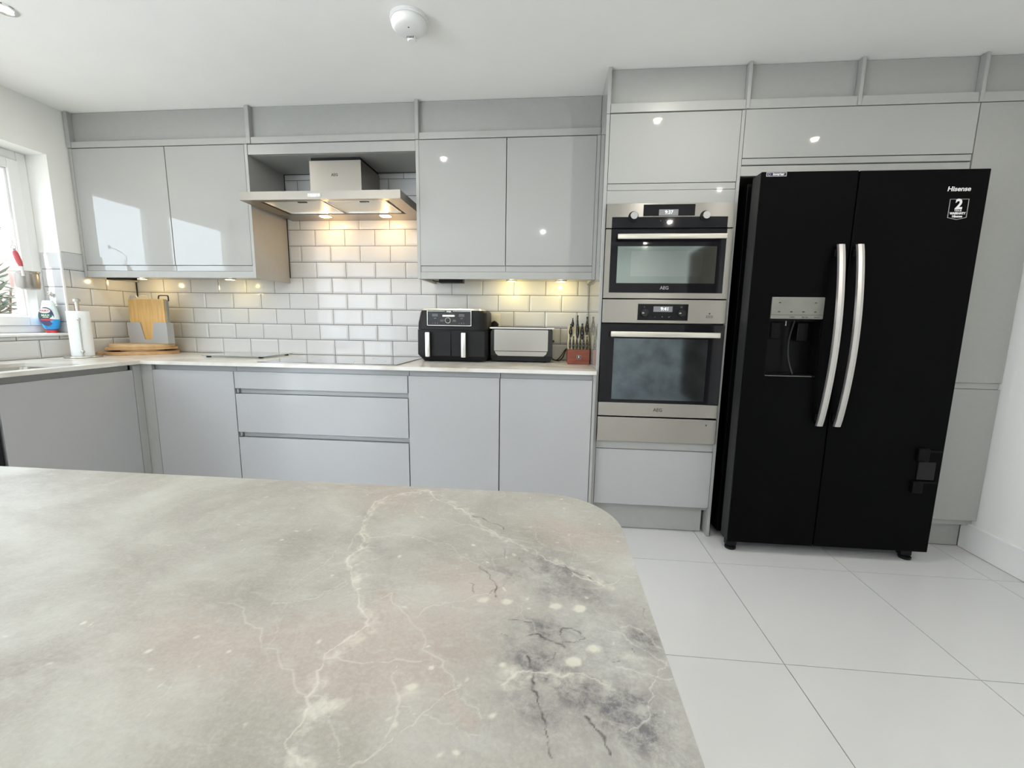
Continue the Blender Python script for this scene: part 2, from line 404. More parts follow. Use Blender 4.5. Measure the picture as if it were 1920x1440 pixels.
# ---- outside
bm = bmesh.new(); bx(bm, -12, -.31, -14, 8, -.2, -.12); obj('patio_paving', bm, noisy(mat('grey_paving', (.42, .40, .37), .9), 3, .15), kind='structure', label='pale paving outside the window', cat='paving')
brk = mat('red_brick_wall', (.5, .2, .15), .9); nt = brk.node_tree
tc = N(nt, 'TexCoord'); mp = N(nt, 'Mapping'); mp.inputs['Rotation'].default_value = (math.pi/2, 0, math.pi/2)
bt = N(nt, 'TexBrick'); bt.inputs['Color1'].default_value = (.50, .29, .25, 1); bt.inputs['Color2'].default_value = (.58, .36, .31, 1); bt.inputs['Mortar'].default_value = (.6, .55, .5, 1)
bt.inputs['Scale'].default_value = 1; bt.inputs['Brick Width'].default_value = .225; bt.inputs['Row Height'].default_value = .075; bt.inputs['Mortar Size'].default_value = .01
nt.links.new(tc.outputs['Object'], mp.inputs[0]); nt.links.new(mp.outputs[0], bt.inputs[0]); nt.links.new(bt.outputs[0], nt.nodes['Principled BSDF'].inputs[0])
t = thing('garden_wall', (-5.5, -2, -.12), 'red brick garden wall seen bleached through the kitchen window', 'wall')
bm = bmesh.new(); bx(bm, -5.6, -5.4, -10, 6, -.12, 1.95); obj('wall_face', bm, brk, t)
bm = bmesh.new(); bx(bm, -5.64, -5.36, -10, 6, 1.95, 2.0, .01); obj('coping', bm, M['upvc'], t)
# shrub just outside the window
t = thing('garden_shrub', (-1.0, -.16, -.12), 'dark spiky leaved shrub outside the window left of the saucepan', 'shrub')
bm = bmesh.new()
for k in range(5):
    a = k*1.3; tube(bm, [(-1.0, -.16, -.12), (-1.0+.06*math.cos(a), -.16+.06*math.sin(a), .6), (-1.0+.15*math.cos(a), -.16+.15*math.sin(a), 1.30)], [.014, .01, .006], 6)
obj('stem', bm, mat('brown_stem', (.12, .08, .05), .8), t, smooth=60)
leafm = mat('dusky_green_leaf', (.10, .12, .08), .5)
bm = bmesh.new(); rnd = random.Random(3)
for k in range(260):
    a = rnd.uniform(0, 6.28); el = rnd.uniform(-.5, .9); rr = rnd.uniform(.02, .13); b = Vector((-1.0+rr*math.cos(a), -.16+rr*math.sin(a), rnd.uniform(.85, 1.40)))
    d = Vector((math.cos(a)*math.cos(el), math.sin(a)*math.cos(el), math.sin(el))); s = d.cross(Vector((0, 0, 1))).normalized(); L = rnd.uniform(.10, .17); wd = L*.13
    u = s.cross(d)*.003
    vs = [b, b+d*L*.45+s*wd, b+d*L, b+d*L*.45-s*wd, b+d*L*.4+u*3]
    v = [bm.verts.new(x) for x in vs]
    for f in ((0, 1, 4), (1, 2, 4), (2, 3, 4), (3, 0, 4), (0, 3, 2, 1)): bm.faces.new([v[i] for i in f])
obj('foliage', bm, leafm, t, kind='stuff')
# ================================================================ WALL UNITS  (front plane y = -.331)
WU = -.331
def door(name, x0, x1, z0, z1, yf, parent, m=None, t=.019, **kw):
    return box(name, x0, x1, yf, yf+t, z0, z1, m or M['gloss'], parent, bev=.0012, **kw)
def wall_unit(x0, x1, doors, label, name='wall_cabinet'):
    t = thing(name, ((x0+x1)/2, -.17, 1.347), label, 'cabinet', 'handleless grey wall cabinets')
    box('carcass', x0+.019, x1-.019, -.30, -.01, 1.386, 2.085, M['satin'], t)
    for a in (x0, x1-.018): box('end_panel', a, a+.018, WU, -.0045 if a < 3 else -.0045, 1.347, 2.085, M['satin'], t, bev=.001)
    for a, b in doors: door('door', a, b, 1.4205, 2.083, WU, t)
    xm = doors[0][1]+.003
    for a, b in ((x0+.0185, xm-.001), (xm+.001, x1-.0185)): box('grip_rail', a, b, WU+.006, WU+.025, 1.387, 1.419, M['gloss'], t, bev=.001)
    box('pelmet', x0+.0185, x1-.0185, WU+.001, WU+.019, 1.347, 1.3858, M['satin'], t, bev=.001)
    box('underside', x0+.0185, x1-.0185, WU+.03, -.012, 1.366, 1.384, M['satin'], t, bev=0)
    return t
u1 = wall_unit(.010, 1.1275, ((.030, .6165), (.621, 1.108)), 'grey gloss two door wall cabinet mirroring the window, left of the hood')
u2 = wall_unit(2.1035, 3.1005, ((2.1225, 2.603), (2.607, 3.081)), 'grey gloss two door wall cabinet between hood and ovens, above the air fryer')
# bay above the hood
t = thing('hood_bridging_panel', (1.615, -.17, 2.029), 'grey bridging shelf and rail spanning above the extractor hood', 'panel')
box('rail', 1.1285, 2.1025, WU+.002, WU+.02, 2.029, 2.083, M['satin'], t)
box('shelf', 1.1285, 2.1025, WU+.021, -.0055, 2.0285, 2.046, M['matte'], t)
# bulkhead above the wall units
t = thing('bulkhead_panelling', (1.56, -.17, 2.086), 'grey panelled bulkhead between the wall cabinets and the ceiling', 'panelling')
for a, b in ((.033, 1.1265), (1.1535, 2.1035), (2.1245, 3.1)):
    box('rail', a, b, WU-.001, WU+.018, 2.087, 2.121, M['satin'], t, bev=.001)
    box('panel', a, b, WU+.022, WU+.037, 2.1, H-.002, M['matte'], t, bev=0)
for a, b in ((.006, .032), (1.127, 1.153), (2.104, 2.124)):
    box('strut', a, b, WU-.006, WU+.035, 2.0865, H-.001, M['satin'], t, bev=.003)
# ================================================================ BASE UNITS (doors y = -.59)
BF = -.59
def base(name, x0, x1, label, group='handleless grey base cabinets'):
    t = thing(name, ((x0+x1)/2, -.3, 0), label, 'cabinet', group)
    box('carcass', x0+.001, x1-.001, BF+.045, -.02, .13, .8515, M['satin'], t, bev=0)
    box('grip_rail', x0+.001, x1-.001, BF+.026, BF+.044, .80, .8515, M['gloss2'], t, bev=0)
    box('plinth', x0+.0005, x1-.0005, BF+.07, BF+.088, .001, .128, M['satin'], t, bev=0)
    return t
c = base('base_cabinet', .625, 1.1405, 'grey single door base cabinet in the left corner under the worktop')
box('filler_post', .5705, .655, BF, BF+.019, .13, .8515, M['satin'], c)
door('door', .6575, 1.1385, .150, .8215, BF, c, M['gloss2'])
c = base('drawer_cabinet', 1.1415, 2.1215, 'wide grey three drawer cabinet under the hob')
for z0, z1 in ((.7285, .8215), (.4825, .6985), (.150, .4515)):
    d = door('drawer', 1.1435, 2.1195, z0, z1, BF, c, M['gloss2'])
    if z1 < .8: 
        bm = bmesh.new(); bx(bm, 1.1435, 2.1195, BF+.026, BF+.044, z1+.001, z1+.029); obj('grip_rail', bm, M['gloss2'], c)
        bm = bmesh.new(); bx(bm, 1.1445, 1.156, BF+.010, BF+.0255, z1+.003, z1+.0265, .002); obj('rail_bracket', bm, M['greyprint'], c)
c = base('base_cabinet', 2.1225, 2.6105, 'grey single door base cabinet right of the drawers, under the air fryer')
door('door', 2.1245, 2.6085, .150, .8215, BF, c, M['gloss2'])
c = base('base_cabinet', 2.6115, 3.100, 'grey single door base cabinet beside the oven tower, under the toaster')
door('door', 2.6135, 3.083, .150, .8215, BF, c, M['gloss2'])
box('scribe_strip', 3.0865, 3.1005, BF+.002, BF+.019, .13, .8515, M['satin'], c)
# left run, doors face +x at x = .59
t = thing('sink_cabinet', (.3, -.92, 0), 'grey sink base cabinet on the window wall left of the corner', 'cabinet')
bm = bmesh.new()
bx(bm, .02, .545, -1.215, -1.197, .13, .8515); bx(bm, .02, .545, -.645, -.627, .13, .8515); bx(bm, .02, .545, -1.197, -.645, .13, .148); bx(bm, .02, .038, -1.197, -.645, .148, .62)
obj('carcass', bm, M['satin'], t)
box('door', .571, .59, -1.212, -.638, .150, .8215, M['gloss2'], t, bev=.0012)
box('filler_post', .571, .59, -.635, -.5915, .13, .8515, M['satin'], t)
box('grip_rail', .546, .564, -1.215, -.64, .80, .8515, M['satin'], t, bev=0)
box('plinth', .5, .518, -1.215, -.62, .001, .128, M['satin'], t, bev=0)
t = thing('dishwasher', (.3, -1.52, 0), 'black fronted dishwasher left of the sink cabinet', 'dishwasher')
box('body', .03, .55, -1.815, -1.22, .02, .8515, M['bplastic'], t, bev=.003)
box('door', .5505, .588, -1.812, -1.222, .12, .70, M['dglass'], t, bev=.004)
box('control_panel', .5505, .588, -1.812, -1.222, .705, .848, M['bplastic2'], t, bev=.004)
bm = bmesh.new(); tube(bm, [(.588, -1.74, .66), (.612, -1.74, .66), (.612, -1.30, .66), (.588, -1.30, .66)], .007); obj('handle', bm, M['steel2'], t, smooth=50)
box('plinth', .5, .518, -1.815, -1.22, .001, .115, M['satin'], t, bev=0)
# worktop: L shape with a cut-out for the sink
WT, WB, WF = .8715, .8525, -.606
bm = bmesh.new()
SX0, SX1, SY0, SY1 = .205, .535, -1.175, -.835
def ring(z): return [bm.verts.new((x, y, z)) for x, y in ((.0025, -.0025), (3.1005, -.0025), (3.1005, WF), (.606, WF), (.606, -2.2), (.0025, -2.2))]
A = ring(WT); B = ring(WB)
hA = [bm.verts.new((x, y, WT)) for x, y in ((SX0, SY0), (SX1, SY0), (SX1, SY1), (SX0, SY1))]; hB = [bm.verts.new((v.co.x, v.co.y, WB)) for v in hA]
for (a, h) in ((A, hA), (B, hB)):
    bm.faces.new((a[0], a[1], a[2], a[3], h[2], h[3])); bm.faces.new((a[3], a[4], h[1], h[2])); bm.faces.new((a[4], a[5], h[0], h[1])); bm.faces.new((a[5], a[0], h[3], h[0]))
for i in range(6): bm.faces.new((A[i], B[i], B[(i+1) % 6], A[(i+1) % 6]))
for i in range(4): bm.faces.new((hA[i], hA[(i+1) % 4], hB[(i+1) % 4], hB[i]))
es = [e for e in bm.edges if all(v in A for v in e.verts) or all(v in B for v in e.verts)]
es = [e for e in es if abs(e.calc_face_angle(0)) > 1]
bmesh.ops.bevel(bm, geom=es, offset=.002, segments=2, profile=.5, affect='EDGES')
wtop = obj('worktop', bm, M['worktop'], None, 'thin pale stone effect worktop running round the corner under the tiles', cat='worktop')
# undermount sink
t = thing('sink', (.37, -1.1, .67), 'stainless steel sink sunk into the worktop below the window', 'sink')
bm = bmesh.new(); zb = .68
a = rrect(SX0, SX1, SY0, SY1, .03); b = rrect(SX0+.012, SX1-.012, SY0+.012, SY1-.012, .04)
R0 = [bm.verts.new((x, y, WB+.0006)) for x, y in rrect(SX0-.02, SX1+.02, SY0-.02, SY1+.02, .04)]
R0 = [bm.verts.new((x, y, WB-.0006)) for x, y in rrect(SX0-.02, SX1+.02, SY0-.02, SY1+.02, .04)]
R1 = [bm.verts.new((x, y, WB-.0006)) for x, y in a]; R2 = [bm.verts.new((x, y, zb)) for x, y in b]
for P0, P1 in ((R0, R1), (R1, R2)):
    for i in range(len(P0)): j = (i+1) % len(P0); bm.faces.new((P0[i], P0[j], P1[j], P1[i]))
bm.faces.new(R2); bmesh.ops.delete(bm, geom=[v for v in bm.verts if not v.link_faces], context='VERTS')
obj('bowl', bm, M['steel2'], t, smooth=45)
bm = bmesh.new(); lathe(bm, [(.04, zb+.001), (.04, zb+.004), (.03, zb+.003), (.001, zb+.002)], (.37, -1.0, 0)); obj('waste', bm, M['chrome'], t, smooth=40)
t = thing('kitchen_tap', (.10, -1.1, WT), 'chrome mixer tap behind the sink, mostly left of the picture', 'tap')
bm = bmesh.new(); lathe(bm, [(.027, WT), (.027, WT+.01), (.02, WT+.014), (.02, WT+.09), (.014, WT+.1)], (.10, -1.1, 0)); obj('base', bm, M['chrome'], t, smooth=40)
bm = bmesh.new(); tube(bm, smoothpts([(.10, -1.1, WT+.1), (.10, -1.1, WT+.13), (.12, -1.1, WT+.17), (.20, -1.1, WT+.18), (.26, -1.1, WT+.165), (.27, -1.1, WT+.13)]), .012, 12); obj('spout', bm, M['chrome'], t, smooth=50)
bm = bmesh.new(); tube(bm, [(.10, -1.08, WT+.07), (.10, -1.0, WT+.09)], .007, 8); obj('lever', bm, M['chrome'], t, smooth=50)

# ================================================================ TALL RUN (front plane y = -.554)
TF = -.554; TK = .019
t = thing('oven_tower', (3.415, -.28, 0), 'tall grey housing cabinet around the two ovens', 'cabinet')
box('side_panel', 3.1015, 3.1175, TF, -.0045, .001, 2.0855, M['gloss'], t, bev=.001)
box('side_panel', 3.7135, 3.7285, TF, -.0045, .001, 2.0855, M['gloss'], t, bev=.001)
box('back_panel', 3.118, 3.713, -.03, -.006, .13, 2.08, M['matte'], t, bev=0)
for z in (2.066, 1.745, 1.2285, .49, .135): box('shelf', 3.118, 3.713, TF+.026, -.031, z, z+(.0018 if z == 1.2285 else .016), M['matte'], t, bev=0)
door('door', 3.1195, 3.7115, 1.7755, 2.0845, TF, t)
box('grip_rail', 3.1195, 3.7115, TF+.003, TF+.022, 1.7445, 1.7735, M['gloss'], t, bev=.001)
box('fascia', 3.1185, 3.7125, TF+.001, TF+.018, 1.6815, 1.7425, M['gloss'], t, bev=.001)
door('drawer', 3.1195, 3.7115, .157, .459, TF, t, M['gloss2'])
box('grip_rail', 3.1195, 3.7125, TF+.006, TF+.024, .461, .5055, M['gloss'], t, bev=.001)
box('plinth', 3.118, 3.6985, TF+.05, TF+.068, .004, .13, M['satin'], t, bev=.001)
# bridging unit above the fridge and end unit
t = thing('fridge_bridge_cabinet', (4.22, -.28, 1.82), 'wide grey lift-up cabinet above the black fridge freezer', 'cabinet')
box('carcass', 3.7295, 4.710, TF+.021, -.006, 1.8215, 2.085, M['satin'], t, bev=0)
door('door', 3.731, 4.709, 1.8785, 2.0865, TF, t)
box('grip_rail', 3.731, 4.7085, TF+.002, TF+.0205, 1.849, 1.8755, M['gloss'], t, bev=.001)
box('rail', 3.7295, 4.7085, TF+.002, TF+.0205, 1.800, 1.843, M['satin'], t, bev=.001)
t = thing('larder_cabinet', (4.86, -.28, 0), 'tall grey larder cabinet between fridge and right wall', 'cabinet')
box('carcass', 4.7125, 4.998, TF+.021, -.006, .13, 2.085, M['satin'], t, bev=0)
door('door', 4.7135, 4.998, .853, 2.0865, TF, t, M['matte'])
door('door', 4.7135, 4.998, .161, .822, TF, t, M['matte'])
box('grip_rail', 4.7135, 4.992, TF+.008, TF+.0205, .8235, .8515, M['satin'], t, bev=0)
box('plinth', 4.7125, 4.979, TF+.055, TF+.073, .004, .128, M['matte'], t, bev=.001)
# bulkhead above
t = thing('tall_bulkhead_panelling', (4.05, -.28, 2.09), 'grey panelled bulkhead above the tall ovens and fridge units', 'panelling')
ed = [3.1185, 3.7265, 4.2025, 4.700, 4.9985]
for i in range(4):
    a, b = ed[i]+(.001 if i == 0 else .0165), ed[i+1]-.0005
    box('rail', a, b, TF-.001, TF+.018, 2.0895, 2.1295, M['satin'], t, bev=.001)
    box('panel', a, b, TF+.024, TF+.039, 2.1, H-.002, M['matte'], t, bev=0)
for x in (3.727, 4.203, 4.701): box('strut', x, x+.0155, TF-.006, TF+.037, 2.0885, H-.001, M['satin'], t, bev=.003)
box('side_panel', 3.1015, 3.1175, TF-.001, -.0045, 2.0865, H-.001, M['gloss'], t, bev=.001)

# ================================================================ OVENS
AY = -.572
def brushed(name, x0, x1, z0, z1, parent, y0=AY, y1=AY+.02, bev=.0015): return box(name, x0, x1, y0, y1, z0, z1, M['steel'], parent, bev=bev)
X0, X1 = 3.1195, 3.7125
t = thing('compact_oven', (3.416, -.3, 1.232), 'stainless and black glass compact microwave oven, upper of the two ovens', 'oven')
box('body', X0+.005, X1-.005, AY+.021, -.04, 1.235, 1.675, M['dark'], t, bev=0)
# control fascia : steel around black glass strip
bm = bmesh.new()
prism(bm, [(X0, 1.5665), (X0+.027, 1.5665), (X0+.027, 1.6165), (X1-.029, 1.6165), (X1-.029, 1.5665), (X1, 1.5665), (X1, 1.6785), (X0, 1.6785)], AY, AY+.02)
cf = obj('control_fascia', bm, M['steel'], t)
gs = box('glass_strip', X0+.0275, X1-.0295, AY+.0015, AY+.0195, 1.5675, 1.616, M['dglass'], t, bev=0)
db = box('display_panel', 3.292, 3.530, AY-.0035, AY-.0005, 1.6205, 1.6725, M['dglass'], cf, bev=.001)
t2 = box('display', 3.364, 3.453, AY-.0042, AY-.0036, 1.6215, 1.649, M['lcd'], t, bev=0)
text('digits', '9:37', .022, (3.410, AY-.0048, 1.6355), M['lit'], t)
for x in (3.246, 3.578):
    bm = bmesh.new(); lathe(bm, [(.0235, AY), (.0235, AY-.004), (.018, AY-.004)], (x, 0, 1.6185), 'Y', 28, cap=False); obj('knob_ring', bm, M['bplastic'], t, smooth=30)
    bm = bmesh.new(); lathe(bm, [(.0178, AY), (.0178, AY-.022), (.0165, AY-.0245), (.001, AY-.0245)], (x, 0, 1.6185), 'Y', 28); obj('knob', bm, M['chrome'], t, smooth=30)
text('symbol', 'I', .011, (3.246, AY-.0006, 1.6475), M['greyprint'], t); text('symbol', '-□', .010, (3.578, AY-.0006, 1.6485), M['greyprint'], t)
for i, x in enumerate((3.375, 3.40, 3.43)): text('symbol', ('‹', '•', '›')[i], .012, (x, AY+.0009, 1.600), M['greyprint'], t)
# door
bm = bmesh.new(); bx(bm, X0, X0+.026, AY, AY+.02, 1.2345, 1.5605); bx(bm, X1-.028, X1, AY, AY+.02, 1.2345, 1.5605); bx(bm, X0+.026, X1-.028, AY, AY+.02, 1.2345, 1.2605)
dd = obj('door_frame', bm, M['steel'], t)
dg = box('door_glass', X0+.0265, X1-.0285, AY+.001, AY+.0195, 1.261, 1.5595, M['dglass'], t, bev=0)
box('window', 3.180, 3.645, AY+.0002, AY+.0009, 1.307, 1.481, M['ovenwin'], dg, bev=0)
box('window_centre', 3.245, 3.582, AY-.0005, AY+.0001, 1.339, 1.459, M['ovenwin2'], dg, bev=0)
bm = bmesh.new(); bx(bm, 3.172, 3.672, AY-.045, AY-.033, 1.5075, 1.5315, .003, 3); obj('handle', bm, M['handle'], t, smooth=40)
for x in (3.178, 3.656): bm = bmesh.new(); bx(bm, x, x+.01, AY-.0325, AY+.0005, 1.511, 1.528, .002); obj('handle_mount', bm, M['bplastic'], t)
text('lettering', 'AEG', .022, (3.412, AY+.0006, 1.2845), M['greyprint'], t, bold=.0003)

t = thing('single_oven', (3.416, -.3, .641), 'large stainless and black glass oven under the compact oven', 'oven')
box('body', X0+.005, X1-.005, AY+.021, -.04, .645, 1.222, M['dark'], t, bev=0)
brushed('control_fascia', X0, X1, 1.1145, 1.2285, t)
box('display_panel', 3.291, 3.532, AY-.0025, AY-.0002, 1.128, 1.2075, M['dglass'], t, bev=.001)
box('display', 3.366, 3.457, AY-.0032, AY-.0026, 1.1695, 1.196, M['lcd'], t, bev=0)
text('digits', '9:41', .024, (3.420, AY-.0038, 1.183), M['lit'], t)
for x in (3.322, 3.498):
    bm = bmesh.new(); lathe(bm, [(.019, AY-.0026), (.019, AY-.020), (.017, AY-.023), (.001, AY-.023)], (x, 0, 1.1635), 'Y', 28); k = obj('knob', bm, M['bplastic2'], t, smooth=30)
    bm = bmesh.new(); bx(bm, x-.014, x-.004, AY-.0236, AY-.0232, 1.160, 1.166); obj('pointer', bm, M['greyprint'], k)
for x, s in ((3.322, 'I'), (3.498, '-□')): text('symbol', s, .009, (x, AY-.003, 1.1925), M['greyprint'], t)
for i, x in enumerate((3.375, 3.41, 3.443)): text('symbol', ('-', '+', '✓')[i], .012, (x, AY-.003, 1.145), M['greyprint'], t)
bm = bmesh.new(); lathe(bm, [(.004, AY), (.004, AY-.0006)], (3.634, 0, 1.163), 'Y', 12); obj('indicator', bm, M['darkprint'], t)
bd = box('badge', 3.619, 3.650, AY-.0008, AY-.0001, 1.1425, 1.1535, M['darkprint'], t, bev=0)
box('badge_face', 3.6203, 3.6487, AY-.0012, AY-.0009, 1.1437, 1.1523, M['silver'], bd, bev=0)
box('door_glass', X0, X1, AY+.001, AY+.02, .7115, 1.1085, M['dglass'], t, bev=.001)
box('window', 3.183, 3.638, AY-.0001, AY+.0009, .728, 1.037, M['ovenwin3'], t, bev=0)
brushed('door_base_strip', X0, X1, .6415, .7105, t)
bm = bmesh.new(); bx(bm, 3.160, 3.678, AY-.048, AY-.034, 1.046, 1.0725, .003, 3); obj('handle', bm, M['handle'], t, smooth=40)
for x in (3.168, 3.66): bm = bmesh.new(); bx(bm, x, x+.01, AY-.0335, AY+.0005, 1.05, 1.068, .002); obj('handle_mount', bm, M['bplastic'], t)
text('lettering', 'AEG', .024, (3.418, AY-.0004, .6765), M['darkprint'], t, bold=.0004)
t = thing('warming_drawer', (3.416, -.3, .507), 'plain stainless warming drawer below the large oven', 'drawer')
box('body', X0+.005, X1-.005, AY+.021, -.04, .512, .63, M['dark'], t, bev=0)
brushed('front', X0, X1, .5075, .6345, t)
bm = bmesh.new(); lathe(bm, [(.004, AY), (.004, AY-.001), (.001, AY-.001)], (3.661, 0, .606), 'Y', 12); obj('indicator', bm, M['darkprint'], t)

# ================================================================ EXTRACTOR HOOD
t = thing('extractor_hood', (1.615, -.24, 1.742), 'stainless steel chimney extractor hood with two lit lamps over the hob', 'cooker hood')
HX0, HX1, HY, HZ0, HZ1 = 1.170, 2.066, -.480, 1.742, 1.785
bm = bmesh.new()
# canopy : shallow box with sloping underside recess
bx(bm, HX0, HX1, HY, HY+.012, HZ0, HZ1, 0); bx(bm, HX0, HX0+.012, HY+.012, -.006, HZ0, HZ1, 0); bx(bm, HX1-.012, HX1, HY+.012, -.006, HZ0, HZ1, 0)
bx(bm, HX0+.012, HX1-.012, HY+.012, -.006, HZ1-.004, HZ1, 0); bx(bm, HX0+.012, HX1-.012, -.16, -.006, HZ0, HZ1-.004, 0)
bx(bm, HX0+.012, 1.255, HY+.012, -.16, HZ0+.001, HZ1-.004, 0); bx(bm, 1.985, HX1-.012, HY+.012, -.16, HZ0+.001, HZ1-.004, 0); bx(bm, 1.255, 1.985, HY+.012, HY+.04, HZ0+.001, HZ1-.004, 0)
hm = mat('satin_hood_steel', (.34, .318, .285), .34, 1)
obj('canopy', bm, hm, t)
for a, b in ((1.272, 1.613), (1.625, 1.966)):
    f = box('grease_filter', a, b, HY+.045, -.175, HZ0+.006, HZ0+.014, M['filter'], t, bev=.003)
    bm = bmesh.new()
    for p, q, r_, s in ((a, b, HY+.045, HY+.051), (a, b, -.181, -.175), (a, a+.006, HY+.051, -.181), (b-.006, b, HY+.051, -.181)): bx(bm, p, q, r_, s, HZ0+.0025, HZ0+.0058)
    obj('filter_rim', bm, M['chrome'], f)
    bm = bmesh.new(); bx(bm, (a+b)/2+.02, (a+b)/2+.07, HY+.06, HY+.075, HZ0+.001, HZ0+.0055, .001); obj('latch', bm, M['darkprint'], f)
for x in (1.4625, 1.8445):
    l = box('lamp_housing', x-.035, x+.035, -.158, -.098, HZ0-.003, HZ0-.0005, hm, t, bev=.001)
    bm = bmesh.new(); prism(bm, rrect(x-.030, x+.030, -.153, -.103, .01), HZ0-.0045, HZ0-.0032, 'XY'); obj('lamp', bm, M['warm'], l)
HL = [bulb('hood_lamp_light', (x, -.120, HZ0-.022), .62, (1, .57, .20), .012) for x in (1.4625, 1.8445)]
box('chimney', 1.457, 1.765, -.272, -.0065, HZ1+.0005, 2.0105, hm, t, bev=.001)
box('chimney_sleeve', 1.465, 1.757, -.265, -.0065, 2.011, 2.028, M['dark'], t, bev=0)
text('lettering', 'AEG', .021, (1.607, -.2727, 1.932), M['darkprint'], t, bold=.0004)
box('control_buttons', 1.560, 1.632, HY-.003, HY-.0003, HZ0+.012, HZ0+.030, M['chrome'], t, bev=.001)
for i in range(5): 
    bm = bmesh.new(); bx(bm, 1.566+i*.0128, 1.575+i*.0128, HY-.0045, HY-.0032, HZ0+.016, HZ0+.026, .001); obj('button', bm, M['white'], t)

# ================================================================ HOB
t = thing('induction_hob', (1.65, -.30, WT), 'black glass induction hob lying flush in the worktop under the hood', 'hob')
box('glass', 1.252, 2.050, -.548, -.06, WT+.0003, WT+.0045, mat('black_ceramic_hob_glass', (.012, .012, .014), .03, ior=1.9, spec=.8, coat=1), t, bev=.001)
bm = bmesh.new()
for x, y, r in ((1.46, -.19, .09), (1.46, -.41, .075), (1.84, -.19, .075), (1.84, -.41, .09)):
    R0 = [bm.verts.new((x+r*math.cos(k*math.pi/18), y+r*math.sin(k*math.pi/18), WT+.0048)) for k in range(36)]
    R1 = [bm.verts.new((x+(r-.002)*math.cos(k*math.pi/18), y+(r-.002)*math.sin(k*math.pi/18), WT+.0048)) for k in range(36)]
    for k in range(36): bm.faces.new((R0[k], R0[(k+1) % 36], R1[(k+1) % 36], R1[k]))
obj('zone_marking', bm, M['greyprint'], t)

# ================================================================ FRIDGE FREEZER
t = thing('american_fridge_freezer', (4.21, -.38, 0), 'large black two door fridge freezer with bowed silver handles', 'fridge')
FXL, FXM0, FXM1, FXR, FY0, FZ0, FZ1 = 3.760, 4.1535, 4.1595, 4.669, -.70, .056, 1.768
box('body', 3.765, 4.664, -.555, -.04, .035, 1.765, M['black'], t, bev=.004)
box('gasket', 3.785, 4.645, -.616, -.5555, .07, 1.755, M['dark'], t, bev=0)
bm = bmesh.new()    # left door with dispenser opening
dx0, dx1, dz0, dz1 = 3.853, 4.079, .882, 1.239
for a, b, c_, d in ((FXL, dx0, FZ0, FZ1), (dx1, FXM0, FZ0, FZ1), (dx0, dx1, FZ0, dz0), (dx0, dx1, dz1, FZ1)): bx(bm, a, b, FY0, FY0+.012, c_, d)
bx(bm, FXL, FXM0, FY0+.075, FY0+.084, FZ0, FZ1)
bx(bm, FXL, FXL+.03, FY0+.012, FY0+.075, FZ0, FZ1); bx(bm, FXM0-.02, FXM0, FY0+.012, FY0+.075, FZ0, FZ1); bx(bm, FXL+.03, FXM0-.02, FY0+.012, FY0+.075, FZ1-.02, FZ1); bx(bm, FXL+.03, FXM0-.02, FY0+.012, FY0+.075, FZ0, FZ0+.02)
bmesh.ops.remove_doubles(bm, verts=bm.verts, dist=1e-5)
dl = obj('door', bm, M['black'], t)
bm = bmesh.new(); bx(bm, FXL-.0012, FXL-.0002, FY0+.006, FY0+.078, FZ0+.004, FZ1-.004); obj('door_edge_strip', bm, M['blackside'], dl)
box('door', FXM1, FXR, FY0, FY0+.084, FZ0, FZ1, M['black'], t, bev=.004)
# dispenser
dp = box('dispenser_panel', dx0+.001, dx1-.001, FY0-.004, FY0+.011, 1.1405, 1.238, M['silver'], t, bev=.003)
box('panel_groove', dx0+.002, dx1-.002, FY0-.0046, FY0-.0041, 1.158, 1.1595, M['darkprint'], dp, bev=0)
for x, z in ((3.888, 1.213), (4.040, 1.213), (3.888, 1.173), (3.940, 1.173), (3.992, 1.173), (4.042, 1.173)):
    text('symbol', 'oIo', .008, (x, FY0-.0046, z), M['darkprint'], dp, bold=.0003)
for x, s in ((3.945, 'CUBED'), (4.0, 'WATER')): text('symbol', s, .0075, (x, FY0-.0046, 1.149), M['darkprint'], dp)
text('symbol', 'hold 3s', .007, (4.050, FY0-.0046, 1.149), M['darkprint'], dp)
bm = bmesh.new()
bx(bm, dx0+.001, dx0+.004, FY0+.002, FY0+.070, dz0, 1.139); bx(bm, dx1-.004, dx1-.001, FY0+.002, FY0+.070, dz0, 1.139)
bx(bm, dx0+.004, dx1-.004, FY0+.066, FY0+.070, dz0, 1.139); bx(bm, dx0+.004, dx1-.004, FY0+.012, FY0+.066, 1.132, 1.139); bx(bm, dx0+.004, dx1-.004, FY0+.002, FY0+.066, dz0, dz0+.006)
obj('dispenser_recess', bm, M['blackin'], t)
bm = bmesh.new(); bx(bm, dx0+.008, dx1-.008, FY0-.003, FY0+.05, dz0-.003, dz0+.001, .001); obj('drip_tray', bm, M['bplastic2'], t)
bm = bmesh.new(); bx(bm, dx0+.002, dx1-.02, FY0-.0042, FY0-.0031, dz0-.001, dz0+.0012); obj('tray_lip', bm, M['silver'], t)
bm = bmesh.new(); tube(bm, smoothpts([(3.968, FY0+.012, 1.135), (3.966, FY0+.03, 1.08), (3.966, FY0+.040, 1.02), (3.972, FY0+.034, .95), (3.982, FY0+.010, .890)]), .0035, 8); obj('recess_highlight', bm, M['chrome'] if 0 else M['blackside'], t, smooth=60)  # thin bar standing in for the highlight on the recess's curved back edge
bm = bmesh.new(); tube(bm, [(3.935, FY0+.02, 1.139), (3.935, FY0+.02, 1.110)], .003, 8); obj('water_nozzle', bm, M['silver'], t, smooth=60)
bm = bmesh.new(); bx(bm, 3.872, 3.915, FY0+.018, FY0+.026, 1.05, 1.125, .006, 3); obj('ice_paddle', bm, M['blackin'], t, smooth=40)
bm = bmesh.new(); bx(bm, 3.995, 4.04, FY0+.03, FY0+.038, 1.04, 1.125, .006, 3); obj('water_paddle', bm, M['blackin'], t, smooth=40)
